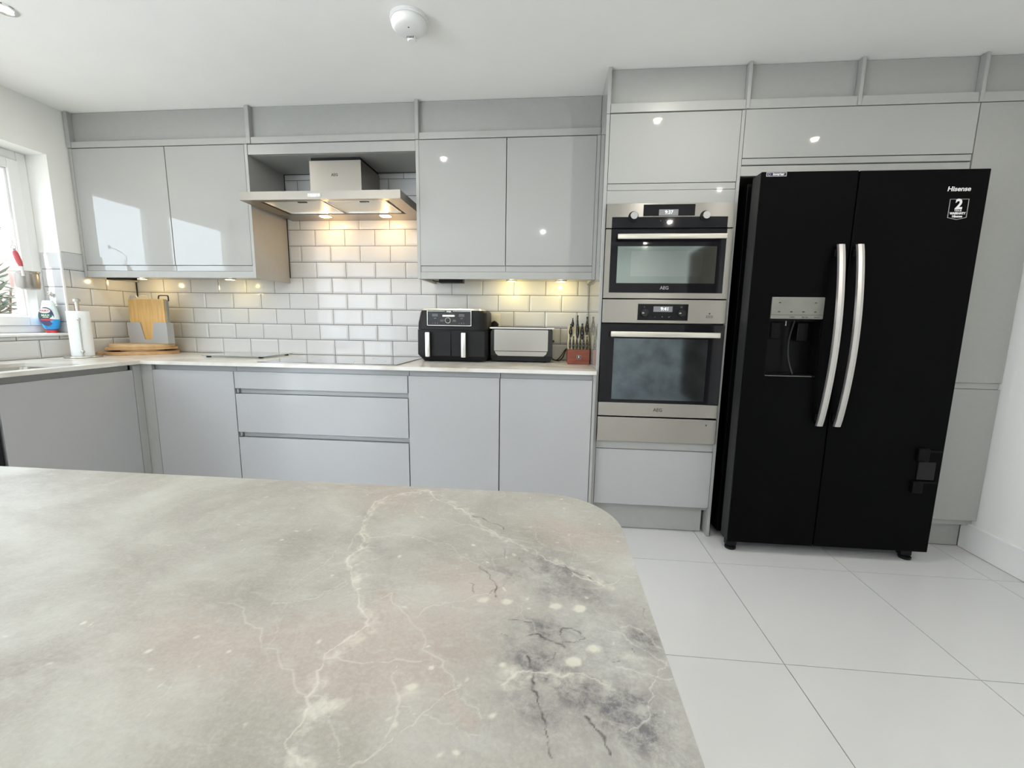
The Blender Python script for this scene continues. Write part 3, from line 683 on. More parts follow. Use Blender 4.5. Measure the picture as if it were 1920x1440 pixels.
# bowed handles
for x in (4.103, 4.180):
    bm = bmesh.new(); n = 24; rings = []
    for i in range(n+1):
        u = i/n; z = .657+(1.461-.657)*u; y = FY0-.022-.045*math.sin(math.pi*u)**.8 if 0 < u < 1 else FY0-.022
        rings.append([bm.verts.new((x+dx, y+dy, z)) for dx, dy in ((-.0155, 0), (-.0125, -.0085), (0, -.012), (.0125, -.0085), (.0155, 0), (.0125, .006), (-.0125, .006))])
    for A_, B_ in zip(rings, rings[1:]):
        for k in range(7): bm.faces.new((A_[k], A_[(k+1) % 7], B_[(k+1) % 7], B_[k]))
    bm.faces.new(rings[0]); bm.faces.new(rings[-1])
    h = obj('handle', bm, M['fhandle'], t, smooth=25)
    for z in (.690, 1.428):
        bm = bmesh.new(); bx(bm, x-.009, x+.009, FY0-.034, FY0-.0005, z-.016, z+.016, .003); obj('handle_mount', bm, M['bplastic'], h)
# lettering and stickers on the doors
text('lettering', 'Hisense', .0265, (4.556, FY0-.0004, 1.6875), M['white'], t, bold=.0005, sx=1.08, shear=.12)
bm = bmesh.new()
sx0, sx1, sz0, sz1 = 4.527, 4.602, 1.572, 1.648
P0 = [(sx0, sz1), (sx1, sz1), (sx1, sz0), ((sx0+sx1)/2, sz0-.008), (sx0, sz0)]; cx, cz = (sx0+sx1)/2, (sz0+sz1)/2
P1 = [(cx+(x-cx)*.93, cz+(z-cz)*.95) for x, z in P0]
A_ = [bm.verts.new((x, FY0-.0006, z)) for x, z in P0]; B_ = [bm.verts.new((x, FY0-.0006, z)) for x, z in P1]
A2 = [bm.verts.new((x, FY0-.0001, z)) for x, z in P0]; B2 = [bm.verts.new((x, FY0-.0001, z)) for x, z in P1]
for i in range(5):
    j = (i+1) % 5
    bm.faces.new((A_[i], A_[j], B_[j], B_[i])); bm.faces.new((A2[i], A2[j], A_[j], A_[i])); bm.faces.new((B2[i], B_[i], B_[j], B2[j])); bm.faces.new((A2[i], B2[i], B2[j], A2[j]))
st = obj('warranty_sticker', bm, M['greyprint'], t)
text('lettering', '2', .056, (cx, FY0-.0006, 1.625), M['white'], st, bold=.002)
text('lettering', 'Y E A R', .0085, (cx, FY0-.0006, 1.6005), M['white'], st, bold=.0004)
text('lettering', 'WARRANTY', .0125, (cx, FY0-.0006, 1.5895), M['white'], st, bold=.0006, sx=.88)
text('lettering', 'Hisense', .0125, (cx, FY0-.0006, 1.5775), M['white'], st, bold=.0006)
st = box('inverter_sticker', 3.779, 3.862, FY0-.0005, FY0-.0001, 1.7495, 1.7665, M['white'], t, bev=0)
box('sticker_face', 3.7805, 3.8605, FY0-.0009, FY0-.0006, 1.751, 1.765, mat('dark_blue_sticker', (.02, .02, .05), .4), st, bev=0)
text('lettering', 'inverter', .0145, (3.829, FY0-.0014, 1.7582), M['white'], st, bold=.0004)
bm = bmesh.new(); lathe(bm, [(.0055, FY0-.001), (.0055, FY0-.0014), (.0038, FY0-.0014)], (3.790, 0, 1.758), 'Y', 20, cap=False); obj('emblem', bm, M['greyprint'], st)
# feet
for x in (3.795, 4.610):
    bm = bmesh.new(); bx(bm, x-.022, x+.03, -.66, -.625, .012, .0555, .006); lathe(bm, [(.024, .0005), (.026, .004), (.026, .012), (.012, .014)], (x, -.655, 0), 'Z', 20); obj('foot', bm, M['bplastic'], t, smooth=40)
for x in (3.80, 4.62):
    bm = bmesh.new(); lathe(bm, [(.02, .0005), (.02, .033)], (x, -.1, 0), 'Z', 16); obj('foot', bm, M['bplastic'], t, smooth=40)
# child latch stuck near the lower right edge
cl = thing('child_safety_latch', (4.60, FY0, .40), 'black plastic strap latch stuck low on the right fridge door', 'latch')
box('pad', 4.552, 4.600, FY0-.016, FY0-.0005, .505, .565, M['blackin'], cl, bev=.004)
box('pad', 4.548, 4.592, FY0-.016, FY0-.0005, .352, .410, M['blackin'], cl, bev=.004)
bm = bmesh.new(); bx(bm, 4.566, 4.640, FY0-.006, FY0-.0008, .415, .500, .002); obj('strap', bm, M['bplastic'], cl)
bm = bmesh.new(); bx(bm, 4.6005, 4.655, FY0-.010, FY0-.0008, .548, .556, .002); bx(bm, 4.5925, 4.652, FY0-.010, FY0-.0008, .400, .408, .002); obj('strap_clip', bm, M['blackin'], cl)
# ================================================================ ISLAND
IZ, IX0, IX1, IY0, IY1, IR = .867, 1.05, 2.957, -3.10, -2.15, .10
VE = {
'main':[(2.693, -2.159), (2.667, -2.173), (2.646, -2.189), (2.638, -2.213), (2.641, -2.238), (2.646, -2.261), (2.654, -2.289), (2.668, -2.306), (2.672, -2.321), (2.666, -2.331), (2.665, -2.341), (2.68, -2.364), (2.692, -2.384), (2.703, -2.396), (2.713, -2.414), (2.724, -2.424), (2.727, -2.432), (2.721, -2.44), (2.715, -2.452), (2.709, -2.462), (2.711, -2.468), (2.711, -2.478), (2.717, -2.487), (2.717, -2.495), (2.714, -2.498), (2.722, -2.504), (2.723, -2.514), (2.721, -2.522), (2.725, -2.532), (2.736, -2.538)],
'diag':[(2.693, -2.159), (2.706, -2.176), (2.744, -2.206), (2.771, -2.231), (2.811, -2.276), (2.838, -2.295), (2.866, -2.318), (2.89, -2.332), (2.913, -2.352), (2.924, -2.36)],
'v3':[(2.928, -2.412), (2.936, -2.408), (2.943, -2.412), (2.95, -2.421), (2.955, -2.431)],
'v4':[(2.914, -2.414), (2.931, -2.425), (2.942, -2.434), (2.956, -2.447)],
'v5':[(2.839, -2.476), (2.847, -2.468), (2.862, -2.463), (2.879, -2.465), (2.897, -2.462), (2.912, -2.469)],
'v6':[(2.589, -2.419), (2.635, -2.441), (2.671, -2.462), (2.715, -2.497), (2.741, -2.515), (2.761, -2.535)],
'v7':[(2.712, -2.467), (2.743, -2.467), (2.78, -2.462)],
'v8':[(2.764, -2.467), (2.776, -2.5), (2.776, -2.523), (2.764, -2.536)],
'v9':[(2.731, -2.39), (2.771, -2.432), (2.796, -2.46), (2.817, -2.489), (2.83, -2.501)],
'v10':[(2.921, -2.358), (2.937, -2.347), (2.954, -2.342)],
'v11':[(2.654, -2.289), (2.674, -2.299), (2.694, -2.287), (2.735, -2.296), (2.776, -2.322), (2.819, -2.35)],
'v12':[(2.658, -2.327), (2.652, -2.304), (2.654, -2.289)],
'v13':[(2.73, -2.235), (2.789, -2.263), (2.814, -2.282), (2.853, -2.289)],
'v14':[(2.718, -2.405), (2.731, -2.39)],
'v15':[(2.763, -2.42), (2.767, -2.406), (2.788, -2.396), (2.819, -2.383)],
'v16':[(2.919, -2.452), (2.935, -2.456), (2.956, -2.458)],
'd1':[(2.855, -2.449), (2.861, -2.464), (2.86, -2.477), (2.865, -2.489), (2.869, -2.498), (2.871, -2.509), (2.873, -2.52)],
'd2':[(2.894, -2.493), (2.899, -2.5), (2.904, -2.505), (2.904, -2.51), (2.906, -2.515)],
'd3':[(2.88, -2.425), (2.881, -2.419), (2.889, -2.417), (2.896, -2.422)],
'd4':[(2.853, -2.43), (2.863, -2.426), (2.875, -2.433), (2.883, -2.438)],
'd5':[(2.77, -2.231), (2.796, -2.246), (2.817, -2.262)],
'd6':[(2.887, -2.331), (2.902, -2.344), (2.915, -2.354)],
'd7':[(2.802, -2.339), (2.815, -2.36), (2.824, -2.385)],
'b':[(2.876, -2.335), (2.902, -2.371), (2.86, -2.453), (2.886, -2.473), (2.914, -2.491), (2.929, -2.484), (2.947, -2.423), (2.83, -2.349), (2.644, -2.245), (2.682, -2.317), (2.873, -2.372), (2.867, -2.421), (2.862, -2.491), (2.932, -2.511)],
'c':[(2.889, -2.451), (2.904, -2.437), (2.876, -2.392), (2.897, -2.393), (2.834, -2.391), (2.813, -2.391), (2.783, -2.326), (2.687, -2.342), (2.694, -2.369), (2.93, -2.443), (2.845, -2.462), (2.778, -2.489), (2.737, -2.501)],
'p':[(2.746, -2.466), (2.688, -2.462), (2.806, -2.365), (2.902, -2.262), (2.598, -2.461), (2.775, -2.431), (2.666, -2.194)],
}
t = thing('kitchen_island', (2.0, -2.62, 0), 'island with a round cornered grey and cream marbled top in the foreground', 'island')
def wiggle(P, amp, rnd, n=4):
    P = [np.array(p) for p in P]
    for _ in range(n):
        Q = [P[0]]
        for a, b in zip(P, P[1:]):
            d = b-a; L = np.linalg.norm(d); nn = np.array((-d[1], d[0]))/(L+1e-9)
            Q += [(a+b)/2+nn*rnd.normal(0, 1)*amp*L, b]
        P = Q
    return np.array(P)
def island_top():
    xs = np.concatenate([np.arange(IX0, 2.10, .03), np.arange(2.10, 2.50, .006), np.arange(2.50, IX1-.0001, .00085), [IX1]])
    ys = np.concatenate([np.arange(IY0, -2.56, .03), np.arange(-2.56, IY1-.0001, .00085), [IY1]])
    X, Y = np.meshgrid(xs, ys); nx, ny = len(xs), len(ys)
    dark, vein, cream, pink = (np.zeros(X.shape) for _ in range(4))
    rnd = np.random.RandomState(7)
    def seg(P, wd, out, gain, taper=True):
        P = wiggle(P, .11, rnd, 3); m = (X > P[:, 0].min()-.03) & (X < P[:, 0].max()+.03) & (Y > P[:, 1].min()-.03) & (Y < P[:, 1].max()+.03)
        idx = np.where(m); px, py = X[idx], Y[idx]; best = np.full(px.shape, 9.)
        n = len(P)
        for i in range(n-1):
            a, b = P[i], P[i+1]; d = b-a; L2 = d@d+1e-12
            tt = np.clip(((px-a[0])*d[0]+(py-a[1])*d[1])/L2, 0, 1)
            dist = np.hypot(px-a[0]-tt*d[0], py-a[1]-tt*d[1]); ww = wd*(.35+1.0*abs(math.sin(i*.21+len(P)))*abs(math.sin(i*.053+1)))
            best = np.minimum(best, dist/ww)
        out[idx] = np.maximum(out[idx], gain*np.clip(1.35-best, 0, 1))
        
    for k, P in VE.items():
        if k[0] == 'd' and k != 'diag': seg(P, .0009 if k in ('d1', 'd2') else .0007, dark, .9)
        elif k[0] in 'mv' or k == 'diag':
            big = k in ('main', 'diag', 'v5')
            seg(P, .0009 if big else .0006, vein, .50 if big else .32)
            if k in ('main', 'diag', 'v5'): seg([(a+.004, b-.002) for a, b in P], .009, cream, .28)
    for _ in range(26):
        a0 = rnd.uniform(0, 6.28); p = np.array((rnd.uniform(2.62, 2.95), rnd.uniform(-2.54, -2.17))); Q = [tuple(p)]
        for _k in range(rnd.randint(3, 7)):
            a0 += rnd.normal(0, .35); p = p+np.array((math.cos(a0), math.sin(a0)))*rnd.uniform(.008, .02); Q.append(tuple(p))
        seg(Q, .0004, vein, rnd.uniform(.15, .4))
    for _ in range(16):
        a0 = rnd.uniform(0, 6.28); p = np.array((rnd.uniform(2.80, 2.95), rnd.uniform(-2.52, -2.30))); Q = [tuple(p)]
        for _k in range(rnd.randint(1, 4)):
            a0 += rnd.normal(0, .6); p = p+np.array((math.cos(a0), math.sin(a0)))*rnd.uniform(.003, .009); Q.append(tuple(p))
        seg(Q, .0005, dark, rnd.uniform(.3, .8))
    def blob(c, rx, ry, ang, out, gain):
        dx, dy = X-c[0], Y-c[1]; ca, sa = math.cos(ang), math.sin(ang)
        out += gain*np.exp(-(((dx*ca+dy*sa)/rx)**2+((-dx*sa+dy*ca)/ry)**2))
    B = VE['b']; g2 = np.zeros(X.shape)
    for i, c in enumerate(B): blob(c, (.026, .022, .022, .020, .024, .016, .014, .025, .02, .03, .014, .018, .02, .03)[i], .011, -.6, g2, (.8, .6, .9, .8, .75, .8, .8, .5, .35, .3, .6, .7, .5, .4)[i])
    # a broad greyer zone in the near right
    blob((2.91, -2.46), .09, .09, 0, g2, .45); blob((2.86, -2.33), .05, .03, -.6, g2, .3)
    for i, c in enumerate(VE['c']): blob(c, .0055 if i < 6 else .010, .004 if i < 6 else .007, .4, cream, .9 if i < 6 else .28)
    for i, c in enumerate(VE['p']): blob(c, .06, .035, -.5, pink, .9)
    seg([(a-.007, b-.003) for a, b in VE['v9']], .008, pink, .9)
    for _ in range(90):
        c = (rnd.uniform(2.45, 2.95), rnd.uniform(-2.54, -2.16)); blob(c, rnd.uniform(.0015, .004), rnd.uniform(.001, .0025), rnd.uniform(0, 3), cream, rnd.uniform(.3, .7))
    # zones left of the main vein stay cooler and calmer
    R = IR; cx, cy = IX1-R, IY1-R
    for (ccx, ccy, sx, sy) in ((cx, cy, 1, 1), (cx, IY0+R, 1, -1), (IX0+R, cy, -1, 1), (IX0+R, IY0+R, -1, -1)):
        dx, dy = (X-ccx)*sx, (Y-ccy)*sy; m = (dx > 0) & (dy > 0); r = np.hypot(dx, dy); mm = m & (r > R)
        k = np.where(mm, R/np.maximum(r, 1e-9), 1); X = np.where(mm, ccx+dx*k*sx, X); Y = np.where(mm, ccy+dy*k*sy, Y)
    off = np.array(t.location)
    V = np.stack([X.ravel()-off[0], Y.ravel()-off[1], np.full(X.size, IZ-off[2])], 1)
    i = np.arange(nx-1)[None, :]+np.arange(ny-1)[:, None]*nx
    F = np.stack([i, i+1, i+1+nx, i+nx], -1).reshape(-1, 4)
    a = V[F]; ar = abs((a[:, 2, 0]-a[:, 0, 0])*(a[:, 3, 1]-a[:, 1, 1])-(a[:, 3, 0]-a[:, 1, 0])*(a[:, 2, 1]-a[:, 0, 1])); F = F[ar > 1e-9]
    me = D.meshes.new('printed_surface'); me.vertices.add(len(V)); me.vertices.foreach_set('co', V.ravel())
    me.loops.add(F.size); me.loops.foreach_set('vertex_index', F.ravel().astype(np.int32)); me.polygons.add(len(F))
    me.polygons.foreach_set('loop_start', (np.arange(len(F))*4).astype(np.int32)); me.update(calc_edges=True); me.validate()
    for nm, arr in (('vein', vein), ('dark', dark), ('cream', cream), ('pink', pink), ('shadegrey', g2)):
        at = me.attributes.new(nm, 'FLOAT', 'POINT'); at.data.foreach_set('value', np.clip(arr, 0, 1).ravel().astype(np.float32))
    me.materials.append(M['marble']); o = D.objects.new('printed_surface', me); COL.objects.link(o); o.parent = t; return o
def marble():
    m = mat('marbled_laminate', (.7, .68, .62), .38, spec=.18); nt = m.node_tree; b = nt.nodes['Principled BSDF']; L = nt.links.new
    tc = N(nt, 'TexCoord')
    def nz(scale, det=6, dist=0, st=(1, 1, 1), rough=.6):
        mp = N(nt, 'Mapping'); mp.inputs['Scale'].default_value = st; L(tc.outputs['Object'], mp.inputs[0])
        n = N(nt, 'TexNoise'); n.inputs['Scale'].default_value = scale; n.inputs['Detail'].default_value = det; n.inputs['Distortion'].default_value = dist; n.inputs['Roughness'].default_value = rough
        L(mp.outputs[0], n.inputs[0]); return n.outputs[0]
    def mix(f, a, bb):
        x = nt.nodes.new('ShaderNodeMix'); x.data_type = 'RGBA'
        for s, v in ((x.inputs[0], f), (x.inputs[6], a), (x.inputs[7], bb)):
            if isinstance(v, tuple): s.default_value = (*v, 1)
            elif isinstance(v, (int, float)): s.default_value = v
            else: L(v, s)
        return x.outputs[2]
    def ma(op, a, bb, c=None, clamp=True):
        x = nt.nodes.new('ShaderNodeMath'); x.operation = op; x.use_clamp = clamp
        for s, v in zip(x.inputs, (a, bb, c)):
            if v is None: continue
            if isinstance(v, (int, float)): s.default_value = v
            else: L(v, s)
        return x.outputs[0]
    def at(nm):
        a = nt.nodes.new('ShaderNodeAttribute'); a.attribute_name = nm; return a.outputs['Fac']
    r = ramp(nt, [(.34, (.285, .270, .236)), (.5, (.365, .355, .318)), (.66, (.44, .44, .40))]); L(nz(7, 9, .5), r.inputs[0]); base = r.outputs[0]
    pk = ma('MULTIPLY', at('pink'), nz(14, 5)); base = mix(pk, base, (.41, .325, .285))
    # soft streaks and mottling
    s = ramp(nt, [(.52, (0, 0, 0)), (.72, (1, 1, 1))]); L(nz(55, 8, .3, (1, 1.8, 1)), s.inputs[0]); base = mix(ma('MULTIPLY', s.outputs[0], .35), base, (.50, .505, .475))
    s2 = ramp(nt, [(.50, (0, 0, 0)), (.75, (1, 1, 1))]); L(nz(130, 12, .2, (1, 1.3, 1), .8), s2.inputs[0]); base = mix(ma('MULTIPLY', s2.outputs[0], .30), base, (.26, .245, .245))
    s3 = ramp(nt, [(.42, (0, 0, 0)), (.66, (1, 1, 1))]); L(nz(330, 8, .2, (1, 1, 1), .7), s3.inputs[0]); base = mix(ma('MULTIPLY', s3.outputs[0], .16), base, (.62, .62, .57))
    # grey smoky areas broken up by noise
    g = ramp(nt, [(.40, (0, 0, 0)), (.62, (1, 1, 1))]); L(nz(85, 12, .25, (1, 1, 1), .78), g.inputs[0])
    base = mix(ma('MULTIPLY', at('shadegrey'), ma('MULTIPLY_ADD', g.outputs[0], .85, .20)), base, (.135, .128, .135))
    cr = ramp(nt, [(.52, (0, 0, 0)), (.80, (1, 1, 1))]); L(ma('MULTIPLY_ADD', nz(110, 6, .3), .9, ma('MULTIPLY', at('cream'), .55), clamp=False), cr.inputs[0]); base = mix(ma('MULTIPLY', ma('MULTIPLY', cr.outputs[0], .75), ma('MULTIPLY', at('cream'), 3.0)), base, (.62, .61, .52))
    c = ramp(nt, [(.30, (0, 0, 0)), (.55, (1, 1, 1))]); L(nz(120, 4), c.inputs[0])
    base = mix(ma('MULTIPLY', at('dark'), c.outputs[0]), base, (.06, .055, .055))
    base = mix(at('vein'), base, (.64, .63, .56)); L(base, b.inputs['Base Color'])
    bp = N(nt, 'Bump'); bp.inputs['Strength'].default_value = .25; bp.inputs['Distance'].default_value = .0006; L(nz(38, 6, .4, (1, 3.5, 1)), bp.inputs['Height']); L(bp.outputs[0], b.inputs['Normal'])
    return m
M['marble'] = marble()
bm = bmesh.new(); prism(bm, rrect(IX0, IX1, IY0, IY1, IR, 14), IZ-.022, IZ-.0003, 'XY'); obj('worktop_slab', bm, M['worktop'], t, smooth=30)
island_top()
box('cabinet_body', 1.35, 2.70, -2.95, -2.32, .13, IZ-.0225, M['gloss'], t, bev=.002)
box('plinth', 1.40, 2.65, -2.90, -2.37, .001, .1295, M['satin'], t, bev=0)
for i in range(3): door('door', 1.352+i*.45, 1.798+i*.45, .15, .82, -2.3395, t)
# ================================================================ THINGS ON THE WORKTOP
# --- air fryer
t = thing('air_fryer', (2.285, -.16, WT), 'black dual drawer air fryer with two silver handles on the worktop', 'air fryer')
AFY = -.290
def fryer_section(z, x0, x1, y0, y1, r): return [(x, y, z) for x, y in rrect(x0, x1, y0, y1, r, 6)]
def loft(bm, secs):
    R = [[bm.verts.new(p) for p in s] for s in secs]
    for a, b in zip(R, R[1:]):
        for i in range(len(a)): j = (i+1) % len(a); bm.faces.new((a[i], a[j], b[j], b[i]))
    bm.faces.new(R[0][::-1]); bm.faces.new(R[-1])
bm = bmesh.new()
loft(bm, [fryer_section(.8735, 2.104, 2.474, -.262, -.03, .03), fryer_section(.880, 2.098, 2.482, -.268, -.028, .035), fryer_section(.912, 2.070, 2.495, AFY+.002, -.025, .05), fryer_section(1.0595, 2.072, 2.494, AFY, -.025, .05)])
obj('lower_body', bm, M['bplastic'], t, smooth=35)
bm = bmesh.new()
loft(bm, [fryer_section(1.0615, 2.074, 2.493, AFY+.002, -.025, .05), fryer_section(1.10, 2.076, 2.492, AFY+.003, -.025, .05), fryer_section(1.160, 2.090, 2.490, AFY+.006, -.025, .05), fryer_section(1.1725, 2.096, 2.484, AFY+.010, -.028, .05)])
obj('upper_body', bm, M['bplastic'], t, smooth=35)
bm = bmesh.new(); loft(bm, [fryer_section(1.173, 2.098, 2.46, AFY+.014, -.03, .05), fryer_section(1.183, 2.102, 2.455, AFY+.018, -.03, .05)]); obj('top_trim', bm, M['tin'], t, smooth=35)
fp = box('control_panel', 2.145, 2.404, AFY-.0035, AFY+.0015, 1.086, 1.1735, M['bplastic2'], t, bev=.002)
bm = bmesh.new()
for a, b, c_, d in ((2.143, 2.147, 1.084, 1.174), (2.402, 2.406, 1.084, 1.174), (2.147, 2.402, 1.083, 1.087), (2.147, 2.25, 1.1665, 1.169), (2.296, 2.402, 1.1665, 1.169)): bx(bm, a, b, AFY-.0052, AFY-.0036, c_, d, .0004)
obj('panel_frame', bm, M['steel2'], fp)
for x in (2.191, 2.348):
    box('display', x-.017, x+.017, AFY-.0044, AFY-.0037, 1.1365, 1.1525, mat('dim_display', (.10, .11, .115), .3) if 'dim_display' not in D.materials else D.materials['dim_display'], fp, bev=0)
    text('symbol', 'TEMP', .007, (x, AFY-.0042, 1.126), M['greyprint'], fp); text('symbol', '(   )(   )', .010, (x, AFY-.0042, 1.099), M['greyprint'], fp)
bm = bmesh.new(); prism(bm, rrect(2.234, 2.308, 1.136, 1.1465, .005), AFY-.0045, AFY-.0037); obj('mode_bar', bm, M['white'], fp)
bm = bmesh.new(); lathe(bm, [(.0175, AFY-.0036), (.0175, AFY-.010), (.0155, AFY-.012), (.0125, AFY-.0118)], (2.268, 0, 1.115), 'Y', 32, cap=False); obj('dial_ring', bm, M['steel2'], t, smooth=30)
bm = bmesh.new(); lathe(bm, [(.0135, AFY-.0036), (.0135, AFY-.014), (.011, AFY-.016), (.001, AFY-.016)], (2.268, 0, 1.115), 'Y', 32); obj('dial', bm, M['bplastic2'], t, smooth=30)
text('lettering', 'NINJA', .0105, (2.273, AFY-.0042, 1.1655), M['white'], fp, bold=.0004)
text('symbol', 'AIR FRY\nROAST', .0062, (2.232, AFY-.0042, 1.113), M['greyprint'], fp); text('symbol', 'BAKE\nREHEAT', .0062, (2.306, AFY-.0042, 1.113), M['greyprint'], fp)
for x0, x1 in ((2.093, 2.2845), (2.2865, 2.486)):
    dw_ = box('drawer', x0, x1, AFY-.006, AFY-.0003, .905, 1.052, M['bplastic'], t, bev=.0028)
for x in (2.151, 2.364):
    bm = bmesh.new(); bx(bm, x-.0135, x+.0135, AFY-.036, AFY-.020, .902, 1.046, .004, 3); h = obj('handle', bm, mat('pale_silver_handle', (.80, .80, .76), .3, .75) if 'pale_silver_handle' not in D.materials else D.materials['pale_silver_handle'], t, smooth=40)
    bm = bmesh.new(); bx(bm, x-.010, x+.010, AFY-.0195, AFY-.0065, 1.012, 1.050, .003); obj('handle_mount', bm, M['bplastic2'], h)
# --- toaster
t = thing('toaster', (2.69, -.12, WT), 'long brushed steel four slice toaster right of the air fryer', 'toaster')
TY = -.215
bm = bmesh.new(); prism(bm, rrect(2.508, 2.878, .892, 1.077, .022, 6), TY+.004, -.035, 'XZ', .006); obj('body', bm, M['bplastic2'], t, smooth=40)
bm = bmesh.new(); prism(bm, rrect(2.528, 2.852, .9385, 1.066, .006, 4), TY-.003, TY+.0035, 'XZ', .0015); obj('front_panel', bm, mat('brushed_toaster_steel', (.50, .48, .455), .26, 1, aniso=.6, tan=(0, 0, 1)), t, smooth=40)
bm = bmesh.new(); prism(bm, [(2.533, .9365), (2.848, .9365), (2.842, .922), (2.826, .909), (2.555, .909), (2.539, .922)], TY-.003, TY+.0035, 'XZ', .001); obj('lower_panel', bm, D.materials['brushed_toaster_steel'], t)
bm = bmesh.new(); prism(bm, rrect(2.501, 2.888, 1.0705, 1.0795, .004, 3), TY-.006, -.030, 'XZ', .002); obj('top_plate', bm, M['chrome'], t, smooth=40)
bm = bmesh.new()
for y in (-.155, -.09): bx(bm, 2.54, 2.84, y-.012, y+.012, 1.0797, 1.0812)
obj('slot', bm, M['dark'], t)
bm = bmesh.new(); prism(bm, [(2.520, .878), (2.866, .878), (2.880, .905), (2.880, .892+.02), (2.506, .912), (2.506, .905)], TY+.001, -.04, 'XZ', .003); obj('base', bm, M['bplastic'], t)
for x in (2.555, 2.83):
    for y in (TY+.02, -.06):
        bm = bmesh.new(); lathe(bm, [(.010, WT+.0005), (.011, WT+.003), (.011, .880)], (x, y, 0), 'Z', 14); obj('foot', bm, M['bplastic'], t, smooth=40)
bm = bmesh.new(); bx(bm, 2.8785, 2.889, -.15, -.12, .99, 1.005, .003); obj('lever', bm, M['bplastic2'], t)
t = thing('power_cable', (2.93, -.06, WT), 'black power cable between toaster and knife block', 'cable')
bm = bmesh.new(); tube(bm, smoothpts([(2.878, -.06, .885), (2.90, -.07, .8765), (2.925, -.075, .8765), (2.945, -.07, .895), (2.957, -.06, .925), (2.968, -.05, .945)]), .0035, 8)
tube(bm, smoothpts([(2.905, -.062, .8765), (2.92, -.05, .885), (2.94, -.05, .91), (2.955, -.05, .935), (2.968, -.045, .95)]), .003, 8); obj('flex', bm, M['bplastic'], t, smooth=60)
# --- wall socket with plug
t = thing('wall_socket', (2.47, 0, 1.08), 'cream double wall socket on the tiles behind the toaster', 'socket')
box('face_plate', 2.395, 2.541, -.0155, -.0045, 1.078, 1.162, M['socket'], t, bev=.003)
for x in (2.44, 2.497): box('switch', x-.006, x+.006, -.019, -.0157, 1.135, 1.151, M['white'], t, bev=.001)
t = thing('mains_plug', (2.505, -.03, 1.09), 'black plug in the socket between air fryer and toaster', 'plug')
bm = bmesh.new(); prism(bm, [(2.480, 1.083), (2.530, 1.083), (2.532, 1.096), (2.520, 1.110), (2.506, 1.118), (2.492, 1.110), (2.478, 1.096)], -.050, -.0158, 'XZ', .004); obj('plug_body', bm, M['bplastic'], t, smooth=40)
# --- knife block
t = thing('knife_block', (3.03, -.2, WT), 'red stained wooden knife block against the oven tower', 'knife block')
bm = bmesh.new(); prism(bm, [(-.268, WT+.0005), (-.10, WT+.0005), (-.10, .957), (-.268, .957)], 2.9675, 3.0935, 'YZ', .002); obj('block_body', bm, M['block'], t)
bm = bmesh.new(); prism(bm, [(-.205, .9573), (-.1, .9573), (-.085, 1.09), (-.125, 1.09), (-.165, 1.01)], 2.9685, 3.0925, 'YZ', .002); obj('upper_block', bm, M['cream'], t)
b_ = box('badge', 3.021, 3.043, -.2695, -.2683, .904, .926, M['greyprint'], t, bev=.0005)
box('badge_face', 3.0232, 3.0408, -.2703, -.2696, .9062, .9238, M['darkprint'], b_, bev=0); text('symbol', 'ii', .016, (3.0315, -.2706, .9155), M['white'], b_, bold=.0008)
def knife(x, y0, z0, L, lean, w, label, blade=.02, curve=0):
    k = thing('kitchen_knife', (x, y0, z0), label, 'knife', None)
    d = Vector((0, math.sin(lean), math.cos(lean))); n = Vector((0, math.cos(lean), -math.sin(lean))); b = Vector((x, y0, z0))
    bm = bmesh.new(); R = []
    for i in range(9):
        u = i/8; c = b+d*(.006+L*u)-n*curve*math.sin(u*math.pi)*.3
        hw = 1.25*w*(.72+.28*math.sin(u*math.pi*1.6+.3)) if u < .95 else w*.6
        hy = w*(1.3+.25*math.sin(u*6))
        R.append([bm.verts.new(c+Vector((math.cos(a)*hw*.85, 0, 0))+n*math.sin(a)*hy) for a in [q*math.pi/4+.39 for q in range(8)]])
    for A_, B_ in zip(R, R[1:]):
        for q in range(8): bm.faces.new((A_[q], A_[(q+1) % 8], B_[(q+1) % 8], B_[q]))
    bm.faces.new(R[0]); bm.faces.new(R[-1]); obj('handle', bm, M['bplastic2'], k, smooth=60)
    bm = bmesh.new()
    for u in (.2, .5, .8):
        c = b+d*(.006+L*u); lathe(bm, [(.0018, 0), (.0018, .0016), (.0001, .0016)], (0, 0, 0), 'Y', 8)
        vs = bm.verts[-24:]; 
        for v in vs: v.co = c-n*(w*1.45+.0002)+Vector((v.co.x, 0, v.co.z))+Vector((0, -v.co.y, 0))
    bmesh.ops.recalc_face_normals(bm, faces=bm.faces); obj('rivet', bm, M['greyprint'], k)
    bm = bmesh.new(); q = [b-d*.012+Vector((sx*w*.55, 0, 0))+n*sy*w*1.1 for sx, sy in ((-1, -1), (1, -1), (1, 1), (-1, 1))]; q2 = [p+d*.0185 for p in q]
    A_ = [bm.verts.new(p) for p in q]; B_ = [bm.verts.new(p) for p in q2]; bm.faces.new(A_[::-1]); bm.faces.new(B_)
    for i in range(4): bm.faces.new((A_[i], A_[(i+1) % 4], B_[(i+1) % 4], B_[i]))
    obj('bolster', bm, M['bplastic2'], k)
ords = ['leftmost', 'second from left', 'third from left', 'third from right', 'second from right', 'rightmost']
for i in range(6):
    knife(2.9805+i*.0196, -.235, .958, .070, .10, .0078, 'small black handled steak knife, %s of the front row in the block' % ords[i])
for o in [o for o in D.objects if o.get('category') == 'knife']: o['group'] = 'steak knives in the front row of the block'
